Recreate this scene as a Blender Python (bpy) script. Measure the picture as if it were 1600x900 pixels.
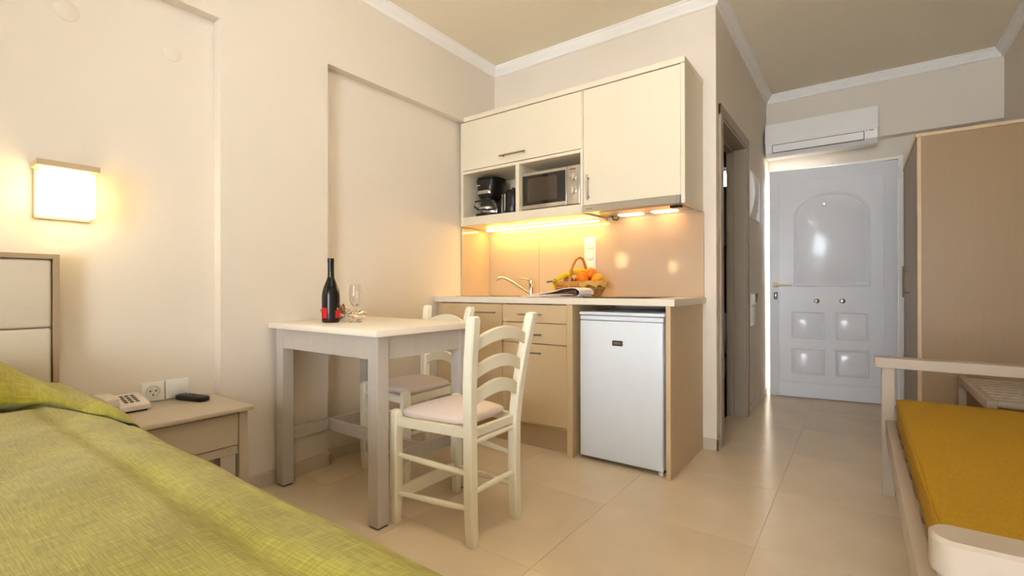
import bpy, bmesh, math, random
from mathutils import Vector, Matrix
from math import sin, cos, pi, radians

S = bpy.context.scene
for o in list(bpy.data.objects):
    bpy.data.objects.remove(o)
COL = S.collection
random.seed(7)

# ------------------------------------------------------------------ camera
cd = bpy.data.cameras.new('camera')
cam = bpy.data.objects.new('camera', cd)
COL.objects.link(cam)
cd.sensor_width = 36.0
cd.lens = 745.47 / 1600 * 36.0
cd.clip_start = 0.02
yaw, pitch, roll = 0.628298793, 0.00197460052, -0.00185325911
fw = Vector((-sin(yaw), cos(yaw), 0)); rt = Vector((cos(yaw), sin(yaw), 0)); up = Vector((0, 0, 1))
f2 = fw * cos(pitch) + up * sin(pitch); u2 = up * cos(pitch) - fw * sin(pitch)
r3 = rt * cos(roll) + u2 * sin(roll); u3 = u2 * cos(roll) - rt * sin(roll)
M = Matrix((r3, u3, -f2)).transposed().to_4x4()
M.translation = Vector((0, 0, 0.95))
cam.matrix_world = M
S.camera = cam

# ------------------------------------------------------------------ world, daylight, exposure
W = bpy.data.worlds.new('sky')
S.world = W
W.use_nodes = True
bgn = W.node_tree.nodes['Background']
bgn.inputs['Color'].default_value = (0.88, 0.96, 1.06, 1)
bgn.inputs['Strength'].default_value = 19.0
S.view_settings.view_transform = 'Standard'
S.view_settings.look = 'None'
S.view_settings.gamma = 1.0
S.view_settings.use_curve_mapping = False
S.view_settings.exposure = 0.20

# daylight enters from the sky through the balcony door behind the camera, the bathroom window and the gap of the entrance door

# ------------------------------------------------------------------ materials
def s2l(c):
    return tuple(((v / 255) / 12.92 if v / 255 <= 0.04045 else ((v / 255 + 0.055) / 1.055) ** 2.4) for v in c)
MATS = {}
def mat(name, rgb, rough=0.5, metal=0.0, var=0.04, scale=(6, 6, 6), detail=3, bump=0.0, bscale=60,
        spec=0.5, coat=0.0, emit=None, estr=0.0, rnd=0.0, coords='Object', trans=0.0, ior=1.45, alpha=1.0, stretchb=None):
    m = bpy.data.materials.new(name); m.use_nodes = True
    nt = m.node_tree; N = nt.nodes; L = nt.links
    b = N['Principled BSDF']
    c = s2l(rgb)
    tc = N.new('ShaderNodeTexCoord'); mp = N.new('ShaderNodeMapping')
    mp.inputs['Scale'].default_value = scale
    L.new(tc.outputs[coords], mp.inputs['Vector'])
    nz = N.new('ShaderNodeTexNoise'); nz.inputs['Scale'].default_value = 1.0; nz.inputs['Detail'].default_value = detail
    L.new(mp.outputs[0], nz.inputs['Vector'])
    rp = N.new('ShaderNodeValToRGB')
    rp.color_ramp.elements[0].position = 0.3; rp.color_ramp.elements[1].position = 0.7
    rp.color_ramp.elements[0].color = tuple(max(0, v * (1 - var)) for v in c) + (1,)
    rp.color_ramp.elements[1].color = tuple(min(1, v * (1 + var)) for v in c) + (1,)
    L.new(nz.outputs['Fac'], rp.inputs['Fac'])
    out = rp.outputs['Color']
    if rnd:
        oi = N.new('ShaderNodeObjectInfo'); ma = N.new('ShaderNodeMapRange')
        ma.inputs['To Min'].default_value = 1 - rnd; ma.inputs['To Max'].default_value = 1 + rnd
        L.new(oi.outputs['Random'], ma.inputs['Value'])
        hs = N.new('ShaderNodeHueSaturation')
        L.new(ma.outputs[0], hs.inputs['Value']); L.new(out, hs.inputs['Color']); out = hs.outputs['Color']
    L.new(out, b.inputs['Base Color'])
    b.inputs['Roughness'].default_value = rough
    b.inputs['Metallic'].default_value = metal
    b.inputs['Specular IOR Level'].default_value = spec
    b.inputs['Coat Weight'].default_value = coat
    b.inputs['Coat Roughness'].default_value = 0.06
    b.inputs['Transmission Weight'].default_value = trans
    b.inputs['IOR'].default_value = ior
    if emit:
        b.inputs['Emission Color'].default_value = s2l(emit) + (1,)
        b.inputs['Emission Strength'].default_value = estr
    if bump:
        bn = N.new('ShaderNodeTexNoise'); bn.inputs['Scale'].default_value = bscale; bn.inputs['Detail'].default_value = 4
        if stretchb:
            m2 = N.new('ShaderNodeMapping'); m2.inputs['Scale'].default_value = stretchb
            L.new(tc.outputs[coords], m2.inputs['Vector']); L.new(m2.outputs[0], bn.inputs['Vector'])
            bn.inputs['Scale'].default_value = 1.0
        else:
            L.new(tc.outputs[coords], bn.inputs['Vector'])
        bp = N.new('ShaderNodeBump'); bp.inputs['Strength'].default_value = bump; bp.inputs['Distance'].default_value = 0.004
        L.new(bn.outputs['Fac'], bp.inputs['Height']); L.new(bp.outputs[0], b.inputs['Normal'])
    MATS[name] = m
    return m

mat('wall_paint', (229, 218, 202), 0.7, var=0.015, scale=(2, 2, 2), bump=0.10, bscale=180)
mat('ceiling_paint', (244, 233, 210), 0.8, var=0.015, scale=(1, 1, 1), bump=0.05, bscale=150)
mat('plaster_white', (250, 247, 242), 0.55, var=0.01)
mat('tile', (222, 201, 170), 0.20, var=0.07, scale=(2.6, 2.6, 2.6), detail=6, bump=0.02, bscale=30, rnd=0.02)
mat('grout', (196, 177, 149), 0.8, var=0.05, scale=(30, 30, 30))
mat('skirting', (205, 190, 168), 0.35, var=0.03)
mat('laminate', (212, 187, 147), 0.42, var=0.018, scale=(60, 60, 3), detail=4, bump=0.03, stretchb=(240, 240, 8))
mat('laminate_edge', (212, 184, 145), 0.45, var=0.03, scale=(60, 60, 3))
mat('cream_lacquer', (230, 219, 194), 0.32, var=0.01)
mat('laminate_shaded', (160, 131, 94), 0.42, var=0.018, scale=(60, 60, 3), detail=4, bump=0.03, stretchb=(240, 240, 8))  # kitchenette laminate again, darkened to carry the dim light at the wardrobe
mat('cream_inside', (228, 215, 186), 0.5, var=0.01)
mat('worktop', (236, 226, 208), 0.4, var=0.03, scale=(3, 80, 3), detail=4)
mat('splash', (198, 174, 147), 0.06, var=0.01, coat=0.5)
mat('kick', (196, 172, 138), 0.18, metal=0.35, var=0.03)
mat('steel', (200, 196, 188), 0.28, metal=1.0, var=0.04, scale=(4, 90, 4))
mat('steel_dark', (168, 160, 146), 0.38, metal=0.9, var=0.05, scale=(90, 4, 4))
mat('chrome', (225, 225, 225), 0.08, metal=1.0, var=0.01)
mat('fridge_white', (236, 244, 254), 0.28, var=0.006, coat=0.3, bump=0.01, bscale=300)
mat('grey_plastic', (150, 150, 150), 0.4)
mat('black_plastic', (22, 21, 21), 0.28, var=0.1)
mat('black_glass', (16, 15, 14), 0.05, var=0.05, coat=0.6)
mat('oven_window', (66, 54, 44), 0.08, var=0.05, coat=0.4)
mat('white_plastic', (240, 238, 232), 0.32, var=0.008)
mat('warm_plastic', (226, 220, 206), 0.4, var=0.01)
mat('grey_button', (176, 176, 172), 0.4)
mat('dark_gap', (20, 18, 15), 0.8)
mat('taupe_paint', (196, 187, 177), 0.42, var=0.025, scale=(30, 30, 4), bump=0.02, bscale=90)
mat('taupe_frame', (158, 144, 124), 0.45, var=0.02)
mat('table_top', (252, 242, 224), 0.33, var=0.012)
mat('chair_paint', (250, 244, 222), 0.38, var=0.015, scale=(12, 12, 12), bump=0.03, bscale=70)
mat('seat_vinyl', (238, 222, 214), 0.42, var=0.015, bump=0.05, bscale=260)
mat('night_paint', (188, 173, 150), 0.38, var=0.02)
mat('door_white', (236, 238, 242), 0.24, var=0.006, coat=0.25)
mat('ac_white', (246, 243, 238), 0.35, var=0.01)
mat('ac_dark', (58, 54, 48), 0.6)
mat('brass_cream', (214, 200, 170), 0.3, metal=0.2)
mat('headboard_pad', (214, 203, 184), 0.42, var=0.015, bump=0.05, bscale=260)
mat('headboard_frame', (168, 146, 116), 0.42, var=0.03)
mat('lamp_metal', (196, 172, 134), 0.42, var=0.02)
mat('opal_lit', (255, 240, 210), 0.3, emit=(255, 222, 150), estr=9.0)
mat('ceiling_opal', (255, 245, 230), 0.3, emit=(250, 247, 244), estr=20.0)
mat('led_lit', (255, 230, 150), 0.4, emit=(255, 212, 118), estr=36.0)
mat('hood_lit', (255, 225, 180), 0.4, emit=(255, 198, 138), estr=10.0)
mat('bench_paint', (176, 160, 140), 0.40, var=0.02, scale=(20, 20, 20))
mat('rack_paint', (172, 154, 130), 0.45, var=0.03)
mat('mustard', (170, 128, 2), 0.8, var=0.10, scale=(160, 160, 160), detail=2, bump=0.25, bscale=500)
mat('bottle_glass', (14, 13, 14), 0.22, var=0.1)
mat('bottle_neck', (40, 52, 18), 0.10, var=0.1)
mat('label_red', (200, 18, 14), 0.5, var=0.08, scale=(200, 200, 200))
mat('label_dark', (20, 16, 18), 0.5)
mat('gold', (190, 150, 80), 0.35, metal=0.8)
mat('clear_glass', (250, 250, 250), 0.02, var=0.0, trans=1.0, ior=1.45)
mat('petal', (150, 32, 26), 0.6, var=0.3, scale=(40, 40, 40), rnd=0.25)
mat('petal_dry', (170, 140, 90), 0.6, var=0.2, scale=(40, 40, 40))
mat('banana', (238, 200, 30), 0.45, var=0.10, scale=(20, 20, 20), detail=5)
mat('banana_green', (150, 170, 40), 0.5, var=0.1)
mat('banana_stem', (92, 76, 46), 0.7)
mat('orange', (240, 128, 12), 0.42, var=0.05, bump=0.25, bscale=420)
mat('orange_light', (244, 160, 24), 0.42, var=0.05, bump=0.25, bscale=420)
mat('kiwi', (146, 96, 52), 0.7, var=0.15, scale=(40, 40, 40))
mat('wicker', (196, 140, 66), 0.55, var=0.25, scale=(70, 70, 70), bump=0.2, bscale=200)
mat('burlap', (206, 164, 84), 0.85, var=0.12, scale=(300, 300, 300), bump=0.3, bscale=600)
mat('paper', (240, 238, 240), 0.6, var=0.05, scale=(30, 30, 30))
mat('paper_print', (96, 78, 72), 0.55, var=0.6, scale=(25, 12, 25), detail=4)
mat('bath_tile', (104, 82, 52), 0.25, var=0.12, scale=(3, 3, 3))
mat('ceramic', (232, 226, 214), 0.12, var=0.005, coat=0.4)
mat('towel', (168, 160, 150), 0.9, var=0.05, bump=0.3, bscale=300)
mat('phone', (226, 214, 200), 0.38, var=0.01)
mat('phone_key', (96, 92, 88), 0.5)
mat('key_brown', (84, 56, 38), 0.5)
mat('red_print', (130, 40, 30), 0.5)
mat('grey_print', (120, 110, 98), 0.5)

def fabric_green():
    m = bpy.data.materials.new('green_linen'); m.use_nodes = True
    nt = m.node_tree; N = nt.nodes; L = nt.links; b = N['Principled BSDF']
    tc = N.new('ShaderNodeTexCoord')
    def nz(sc, det):
        mp = N.new('ShaderNodeMapping'); mp.inputs['Scale'].default_value = sc
        n = N.new('ShaderNodeTexNoise'); n.inputs['Scale'].default_value = 1; n.inputs['Detail'].default_value = det
        L.new(tc.outputs['UV'], mp.inputs['Vector']); L.new(mp.outputs[0], n.inputs['Vector'])
        return n.outputs['Fac']
    a = nz((22, 420, 1), 3); c = nz((420, 22, 1), 3); big = nz((5, 5, 1), 4)
    ad = N.new('ShaderNodeMath'); ad.operation = 'ADD'; L.new(a, ad.inputs[0]); L.new(c, ad.inputs[1])
    m2 = N.new('ShaderNodeMath'); m2.operation = 'MULTIPLY_ADD'; m2.inputs[1].default_value = 0.8
    L.new(big, m2.inputs[0]); L.new(ad.outputs[0], m2.inputs[2])
    mr = N.new('ShaderNodeMapRange'); mr.inputs['From Min'].default_value = 1.05; mr.inputs['From Max'].default_value = 1.75
    L.new(m2.outputs[0], mr.inputs['Value'])
    rp = N.new('ShaderNodeValToRGB')
    rp.color_ramp.elements[0].color = s2l((126, 112, 6)) + (1,)
    rp.color_ramp.elements[1].color = s2l((180, 171, 58)) + (1,)
    e = rp.color_ramp.elements.new(0.5); e.color = s2l((150, 139, 20)) + (1,)
    L.new(mr.outputs[0], rp.inputs['Fac']); L.new(rp.outputs['Color'], b.inputs['Base Color'])
    b.inputs['Roughness'].default_value = 0.75
    b.inputs['Sheen Weight'].default_value = 0.25
    bp = N.new('ShaderNodeBump'); bp.inputs['Strength'].default_value = 0.25; bp.inputs['Distance'].default_value = 0.003
    L.new(ad.outputs[0], bp.inputs['Height']); L.new(bp.outputs[0], b.inputs['Normal'])
    MATS['green_linen'] = m
fabric_green()

def glass_pane():
    m = bpy.data.materials.new('window_glass'); m.use_nodes = True
    nt = m.node_tree; N = nt.nodes; L = nt.links
    N.remove(N['Principled BSDF'])
    t = N.new('ShaderNodeBsdfTransparent'); g = N.new('ShaderNodeBsdfGlossy'); g.inputs['Roughness'].default_value = 0.02
    fr = N.new('ShaderNodeFresnel'); mx = N.new('ShaderNodeMixShader')
    L.new(fr.outputs[0], mx.inputs[0]); L.new(t.outputs[0], mx.inputs[1]); L.new(g.outputs[0], mx.inputs[2])
    L.new(mx.outputs[0], N['Material Output'].inputs['Surface'])
    MATS['window_glass'] = m
glass_pane()

# ------------------------------------------------------------------ geometry helpers (all return a bmesh)
def nb(): return bmesh.new()
def merge(*bs):
    r = nb()
    for b in bs:
        me = bpy.data.meshes.new('tmp'); b.to_mesh(me); b.free(); r.from_mesh(me); bpy.data.meshes.remove(me)
    return r
def box(lo, hi, bev=0.0, seg=2):
    b = nb()
    bmesh.ops.create_cube(b, size=1)
    lo = Vector(lo); hi = Vector(hi)
    for v in b.verts:
        v.co = Vector([(lo[i] + hi[i]) / 2 + v.co[i] * (hi[i] - lo[i]) for i in range(3)])
    if bev:
        bmesh.ops.bevel(b, geom=list(b.edges), offset=bev, segments=seg, affect='EDGES', profile=0.5)
    return b
def boxes(*lst): return merge(*[box(*a) for a in lst])
def rings(rs, cap=True, closed=False):
    """skin a list of rings (equal length lists of points)"""
    b = nb(); vr = [[b.verts.new(p) for p in r] for r in rs]
    n = len(rs[0]); k = len(rs)
    for i in range(k if closed else k - 1):
        a, c = vr[i], vr[(i + 1) % k]
        for j in range(n):
            b.faces.new((a[j], a[(j + 1) % n], c[(j + 1) % n], c[j]))
    if cap and not closed:
        b.faces.new(list(reversed(vr[0]))); b.faces.new(vr[-1])
    bmesh.ops.recalc_face_normals(b, faces=b.faces)
    return b
def frame_of(d):
    d = Vector(d).normalized()
    a = Vector((0, 0, 1)) if abs(d.z) < 0.95 else Vector((1, 0, 0))
    x = d.cross(a).normalized(); y = x.cross(d).normalized()
    return x, y
def tube(pts, r, n=12, cap=True, closed=False):
    pts = [Vector(p) for p in pts]; rs = []
    for i, p in enumerate(pts):
        if closed: d = pts[(i + 1) % len(pts)] - pts[i - 1]
        else: d = pts[min(i + 1, len(pts) - 1)] - pts[max(i - 1, 0)]
        x, y = frame_of(d)
        rr = r[i] if isinstance(r, (list, tuple)) else r
        rs.append([p + x * (rr * cos(2 * pi * j / n)) + y * (rr * sin(2 * pi * j / n)) for j in range(n)])
    return rings(rs, cap, closed)
def cyl(p0, p1, r0, r1=None, n=20): return tube([p0, p1], [r0, r0 if r1 is None else r1], n)
def lathe(prof, c=(0, 0, 0), n=32, cap=False):
    """profile of (radius, z)"""
    c = Vector(c)
    return rings([[c + Vector((r * cos(2 * pi * j / n), r * sin(2 * pi * j / n), z)) for j in range(n)] for r, z in prof], cap)
def prism(poly, axis, a, b_):
    """extrude a 2-D polygon along an axis ('x': poly is (y,z), 'y': (x,z), 'z': (x,y))"""
    def P(u, v, t): return {'x': (t, u, v), 'y': (u, t, v), 'z': (u, v, t)}[axis]
    return rings([[Vector(P(u, v, t)) for u, v in poly] for t in (a, b_)])
def loft(secs, ch=0.25):
    """secs: (center, hx, hy): chamfered squares stacked along z"""
    rs = []
    for (c, hx, hy) in secs:
        c = Vector(c); kx = hx * (1 - ch); ky = hy * (1 - ch)
        rs.append([c + Vector(p) for p in ((hx, -ky, 0), (hx, ky, 0), (kx, hy, 0), (-kx, hy, 0), (-hx, ky, 0), (-hx, -ky, 0), (-kx, -hy, 0), (kx, -hy, 0))])
    return rings(rs)
def sphere(c, r, sc=(1, 1, 1), u=20, v=12):
    b = nb(); bmesh.ops.create_uvsphere(b, u_segments=u, v_segments=v, radius=r)
    for q in b.verts: q.co = Vector(c) + Vector((q.co.x * sc[0], q.co.y * sc[1], q.co.z * sc[2]))
    return b
def rrect(x0, x1, y0, y1, r, n=5):
    p = []
    for cx, cy, a0 in ((x1 - r, y1 - r, 0), (x0 + r, y1 - r, 90), (x0 + r, y0 + r, 180), (x1 - r, y0 + r, 270)):
        for i in range(n + 1):
            a = radians(a0 + 90 * i / n); p.append((cx + r * cos(a), cy + r * sin(a)))
    return p
def xf(b, mtx):
    bmesh.ops.transform(b, matrix=mtx, verts=b.verts); return b
def rotz(b, a, piv=(0, 0, 0)):
    p = Vector(piv)
    return xf(b, Matrix.Translation(p) @ Matrix.Rotation(a, 4, 'Z') @ Matrix.Translation(-p))

def mk(name, bm, material, parent=None, off=(0, 0, 0), smooth=35):
    me = bpy.data.meshes.new(name)
    o_ = Vector(off)
    if o_.length:
        bmesh.ops.translate(bm, vec=-o_, verts=bm.verts)
    bm.to_mesh(me); bm.free()
    if smooth:
        for p in me.polygons: p.use_smooth = True
        me.set_sharp_from_angle(angle=radians(smooth))
    me.materials.append(MATS[material])
    o = bpy.data.objects.new(name, me); COL.objects.link(o)
    if parent is not None: o.parent = parent
    return o
def tag(o, label, cat=None, group=None, kind=None):
    o['label'] = label
    if cat: o['category'] = cat
    if group: o['group'] = group
    if kind: o['kind'] = kind
    return o
class Thing:
    def __init__(s, name, label, cat, loc=(0, 0, 0), rz=0, group=None, kind=None, local=False):
        s.root = bpy.data.objects.new(name, None); COL.objects.link(s.root)
        s.root.empty_display_size = 0.05
        s.root.location = loc; s.root.rotation_euler = (0, 0, rz)
        s.off = (0, 0, 0) if local else loc
        tag(s.root, label, cat, group, kind)
    def part(s, name, bm, material, parent=None, smooth=35, label=None):
        o = mk(name, bm, material, parent if parent is not None else s.root, s.off, smooth)
        if label: o['label'] = label
        return o
def struct(name, bm, material, label, cat=None, smooth=35):
    o = mk(name, bm, material, None, (0, 0, 0), smooth)
    tag(o, label, cat, None, 'structure'); return o
def copy_tree(root, loc, rz, label=None):
    def cp(o, parent):
        c = o.copy(); COL.objects.link(c); c.parent = parent
        for ch in o.children: cp(ch, c)
        return c
    r = cp(root, None); r.location = loc; r.rotation_euler = (0, 0, rz)
    if label: r['label'] = label
    return r

# ================================================================== THE SETTING
XL, XR = -2.325, -2.385        # pilaster face / recessed face of the left wall
YK = 2.97                      # kitchen wall
XC = -0.675                    # corridor wall face
YD, YDR = 4.85, 4.945          # entrance wall: upper face / recessed face
XW = 0.85                      # right wall
YB = -2.80                     # rear wall
WX0, WX1 = -0.75, 0.80         # balcony door opening in the rear wall
ZC = 2.68; ZS = 2.173          # ceiling, soffit of the recesses

floor = struct('floor', boxes(((-2.5, -2.95, -0.12), (1.0, 5.6, -0.0015))), 'grout', 'beige grouted floor under the large stone-look tiles', 'floor')
tm = None
k = 0
for ix in range(-4, 3):
    for iy in range(-7, 7):
        x0 = -0.31 + 0.595 * ix; y0 = 1.349 + 0.598 * iy
        if x0 > 0.95 or x0 + 0.595 < -2.45 or y0 > 5.3: continue
        if tm is None:
            tm = mk('tile', box((0.0007, 0.0007, -0.008), (0.5943, 0.5973, 0.0), 0.0006, 1), 'tile', floor); o = tm
        else:
            o = tm.copy(); COL.objects.link(o)
        o.parent = floor; o.location = (x0, y0, 0)
struct('ceiling', box((-2.55, -2.95, ZC), (1.0, 5.2, ZC + 0.1)), 'ceiling_paint', 'smooth cream painted ceiling over the whole room', 'ceiling')
struct('wall_left', boxes(((-2.55, -2.95, 0), (XR, YK, ZC)),
                          ((XR, 0.966, 0), (XL, 1.505, ZS)),
                          ((XR, YB, ZS), (XL, YK, ZC))), 'wall_paint', 'cream wall with a pilaster between two shallow recesses, behind table and bed', 'wall')
struct('wall_kitchen', boxes(((-2.55, YK, 0), (XC, 3.07, ZC))), 'wall_paint', 'cream wall carrying the kitchenette, ending in a narrow column', 'wall')
struct('wall_corridor', boxes(((-0.795, 3.07, 0), (XC, 3.095, 1.995)), ((-0.795, 3.865, 0), (XC, 5.2, ZC)),
                              ((-0.795, 3.07, 1.995), (XC, 3.865, ZC))), 'wall_paint', 'beige corridor wall with the bathroom doorway, beside the entrance door', 'wall')
struct('wall_entrance', boxes(((XC, YD, ZS), (XW, YDR, ZC)), ((XC, YDR, 2.012), (XW, 5.2, ZC)),
                              ((0.275, YDR, 0), (XW, 5.2, 2.012)), ((-2.2, 4.95, 0), (-1.16, 5.2, ZC)), ((-1.16, 4.95, 0), (-0.795, 5.2, 1.93)),
                              ((-1.16, 4.95, 2.12), (-0.795, 5.2, ZC))), 'wall_paint', 'beige wall above and beside the entrance door, carrying the air conditioner', 'wall')
struct('wall_right', boxes(((XW, -2.95, 0), (1.0, 5.2, ZC))), 'wall_paint', 'beige side wall along the daybed and wardrobe', 'wall')
struct('wall_rear', boxes(((-2.5, -2.95, 0), (WX0, YB, ZC)), ((WX1, -2.95, 0), (1.0, YB, ZC)), ((WX0, -2.95, 2.15), (WX1, YB, ZC))),
       'wall_paint', 'cream wall around the balcony door', 'wall')
WM = (WX0 + WX1) / 2
w1 = struct('window_1', boxes(((WX0, -2.92, 0), (WX0 + .07, -2.85, 2.15)), ((WX1 - .07, -2.92, 0), (WX1, -2.85, 2.15)), ((WM - .04, -2.92, 0), (WM + .04, -2.85, 2.15)),
                         ((WX0, -2.92, 2.08), (WX1, -2.85, 2.15)), ((WX0, -2.92, 0), (WX1, -2.85, 0.08))), 'plaster_white', 'white framed sliding balcony door', 'window')
for a, b_ in ((WX0 + .07, WM - .04), (WM + .04, WX1 - .07)):
    mk('pane', box((a, -2.888, 0.08), (b_, -2.882, 2.08)), 'window_glass', w1)

# crown moulding, one length per wall; profile in (distance from wall, z below ceiling)
CP = [(0, 0), (0.052, 0), (0.052, -0.010), (0.044, -0.014), (0.040, -0.026), (0.026, -0.040), (0.016, -0.050), (0.016, -0.060), (0.010, -0.066), (0, -0.066)]
def crown(name, p0, p1, nrm, m0, m1, label):
    """m0/m1: mitre (+1 outside corner, -1 inside corner)"""
    p0 = Vector(p0); p1 = Vector(p1); nrm = Vector(nrm); d = (p1 - p0).normalized()
    r0 = [p0 + nrm * a - d * (a * m0) + Vector((0, 0, ZC + z)) for a, z in CP]
    r1 = [p1 + nrm * a + d * (a * m1) + Vector((0, 0, ZC + z)) for a, z in CP]
    struct(name, rings([r0, r1]), 'plaster_white', label, 'moulding', 20)
crown('trim_1', (XL, -2.8, 0), (XL, YK, 0), (1, 0, 0), -1, -1, 'white crown moulding above the left wall')
crown('trim_2', (XL, YK, 0), (XC, YK, 0), (0, -1, 0), -1, 1, 'white crown moulding above the kitchen cabinets')
crown('trim_3', (XC, YK, 0), (XC, YD, 0), (1, 0, 0), 1, -1, 'white crown moulding above the bathroom doorway')
crown('trim_4', (XC, YD, 0), (XW, YD, 0), (0, -1, 0), -1, -1, 'white crown moulding above the air conditioner')
crown('trim_5', (XW, YD, 0), (XW, -2.8, 0), (-1, 0, 0), -1, -1, 'white crown moulding above the wardrobe on the side wall')

BH = 0.066; BT = 0.011
def bb(name, *lst, label=''):
    struct(name, boxes(*[(a, b_, 0.002, 1) for a, b_ in lst]), 'skirting', label, 'baseboard')
bb('baseboard_left', ((XR, -2.8, 0), (XR + BT, 0.966, BH)), ((XR, 0.955, 0), (XL + BT, 0.966, BH)), ((XL, 0.957, 0), (XL + BT, 1.516, BH)),
   ((XR, 1.505, 0), (XL + BT, 1.516, BH)), ((XR, 1.516, 0), (XR + BT, 2.36, BH)), label='stone tile baseboard around the pilaster and recess of the left wall')
bb('baseboard_kitchen', ((-0.748, YK - BT, 0), (XC + BT, YK, BH)), ((XC, YK - BT, 0), (XC + BT, 3.028, BH)), label='short stone tile baseboard wrapping the column beside the kitchenette')
bb('baseboard_corridor', ((XC, 3.932, 0), (XC + BT, 4.94, BH)), label='stone tile baseboard between bathroom doorway and entrance door')
bb('baseboard_right', ((XW - BT, -2.8, 0), (XW, 3.79, BH)), label='stone tile baseboard along the side wall behind the daybed')

# round blank covers in the left wall
for (y, z, r) in ((0.462, 1.987, 0.036), (0.800, 1.962, 0.032)):
    o = mk('junction_cover', rings([[Vector((XR + dx, y + rr * cos(2 * pi * j / 28), z + rr * sin(2 * pi * j / 28))) for j in range(28)] for dx, rr in ((0, r), (0.003, r), (0.005, r - 0.004))]), 'wall_paint')
    tag(o, 'round wall-coloured junction box cover high above the %s' % ('bedside lamp' if r > 0.034 else 'nightstand'), 'wall cover')

# ---- bathroom doorway and what shows through it
d2 = struct('door_2', boxes(((XC, 3.028, 0), (XC + 0.016, 3.095, 2.055), 0.003, 1), ((XC, 3.865, 0), (XC + 0.016, 3.930, 2.055), 0.003, 1), ((XC, 3.028, 1.99), (XC + 0.0155, 3.930, 2.055), 0.003, 1)),
            'taupe_frame', 'taupe wooden casing of the bathroom doorway in the corridor wall', 'door frame')
mk('jamb', boxes(((-0.800, 3.095, 0), (XC + 0.008, 3.113, 1.995), 0.002, 1), ((-0.800, 3.847, 0), (XC + 0.008, 3.866, 1.995), 0.002, 1), ((-0.800, 3.095, 1.975), (XC + 0.008, 3.866, 1.996), 0.002, 1)), 'taupe_frame', d2)
mk('door_stop', boxes(((-0.800, 3.832, 0), (-0.752, 3.848, 1.976), 0.002, 1), ((-0.800, 3.112, 1.960), (-0.752, 3.848, 1.976), 0.002, 1)), 'taupe_frame', d2)
mk('strike_plate', box((XC - 0.045, 3.112, 0.775), (XC + 0.004, 3.115, 0.862), 0.001, 1), 'white_plastic', d2)
mk('latch', merge(lathe([(0.0, 0.0), (0.016, 0.0), (0.016, 0.006), (0.008, 0.010), (0.008, 0.02), (0.014, 0.026), (0.012, 0.038), (0, 0.04)], n=16)), 'chrome', d2)
lt = d2.children[-1]; lt.location = (-0.772, 3.832, 0.962); lt.rotation_euler = (radians(90), 0, 0)
struct('floor_bathroom', box((-2.2, 3.07, -0.002), (-0.795, 4.95, 0.004)), 'bath_tile', 'brown tiled bathroom floor seen through the doorway', 'floor')
struct('wall_bathroom', boxes(((-2.2, 3.071, 0.004), (-0.80, 3.085, ZC)), ((-2.2, 3.07, 0), (-2.15, 4.95, ZC)), ((-2.15, 4.935, 0.004), (-1.16, 4.95, ZC)), ((-1.16, 4.935, 0.004), (-0.80, 4.95, 1.93)),
       ((-1.16, 4.935, 2.12), (-0.80, 4.95, ZC)), ((-0.81, 3.9, 0.004), (-0.796, 4.935, ZC))), 'bath_tile', 'dark brown tiled bathroom walls seen through the doorway', 'wall')
w2 = struct('window_2', boxes(((-1.16, 5.0, 1.93), (-0.79, 5.04, 1.95)), ((-1.16, 5.0, 2.10), (-0.79, 5.04, 2.12)), ((-1.16, 5.0, 1.93), (-1.14, 5.04, 2.12)), ((-0.81, 5.0, 1.93), (-0.79, 5.04, 2.12))), 'plaster_white', 'small bright bathroom window high in the tiled wall', 'window')
mk('pane', box((-1.14, 5.018, 1.95), (-0.81, 5.022, 2.10)), 'window_glass', w2)
t = Thing('towel_rail', 'chrome rail fixed to the bathroom wall under the small window', 'towel rail', (-1.0, 4.9, 1.84))
t.part('rail', tube([(-1.2, 4.89, 1.86), (-0.83, 4.89, 1.86)], 0.008), 'chrome')
for x in (-1.20, -.85): t.part('bracket', box((x, 4.885, 1.85), (x + .015, 4.936, 1.87)), 'chrome')
tag(mk('towel', prism([(4.868, 1.36), (4.868, 1.866), (4.874, 1.880), (4.890, 1.886), (4.906, 1.880), (4.912, 1.866), (4.912, 1.40), (4.902, 1.40), (4.902, 1.864), (4.898, 1.871), (4.890, 1.874), (4.882, 1.871), (4.878, 1.864), (4.878, 1.36)], 'x', -1.15, -.865), 'towel'), 'grey towel hanging on the bathroom rail', 'towel')
t = Thing('toilet', 'white ceramic toilet standing just inside the bathroom doorway', 'toilet', (-1.02, 4.2, 0.004))
def ell(cx, cy, a, b_, z, n=28): return [Vector((cx + a * cos(2 * pi * j / n), cy + b_ * sin(2 * pi * j / n), z)) for j in range(n)]
t.part('bowl', rings([ell(-1.02, 4.17, .12, .22, .005), ell(-1.02, 4.17, .115, .21, .06), ell(-1.02, 4.17, .12, .2, .18), ell(-1.02, 4.14, .175, .25, .33), ell(-1.02, 4.14, .18, .255, .365)]), 'ceramic')
t.part('seat', rings([ell(-1.02, 4.14, .183, .26, .366), ell(-1.02, 4.14, .19, .265, .372), ell(-1.02, 4.14, .19, .265, .392), ell(-1.02, 4.14, .17, .245, .402)]), 'ceramic')
t.part('cistern', box((-1.21, 4.40, .36), (-.83, 4.56, .74), .02, 3), 'ceramic')

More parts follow.
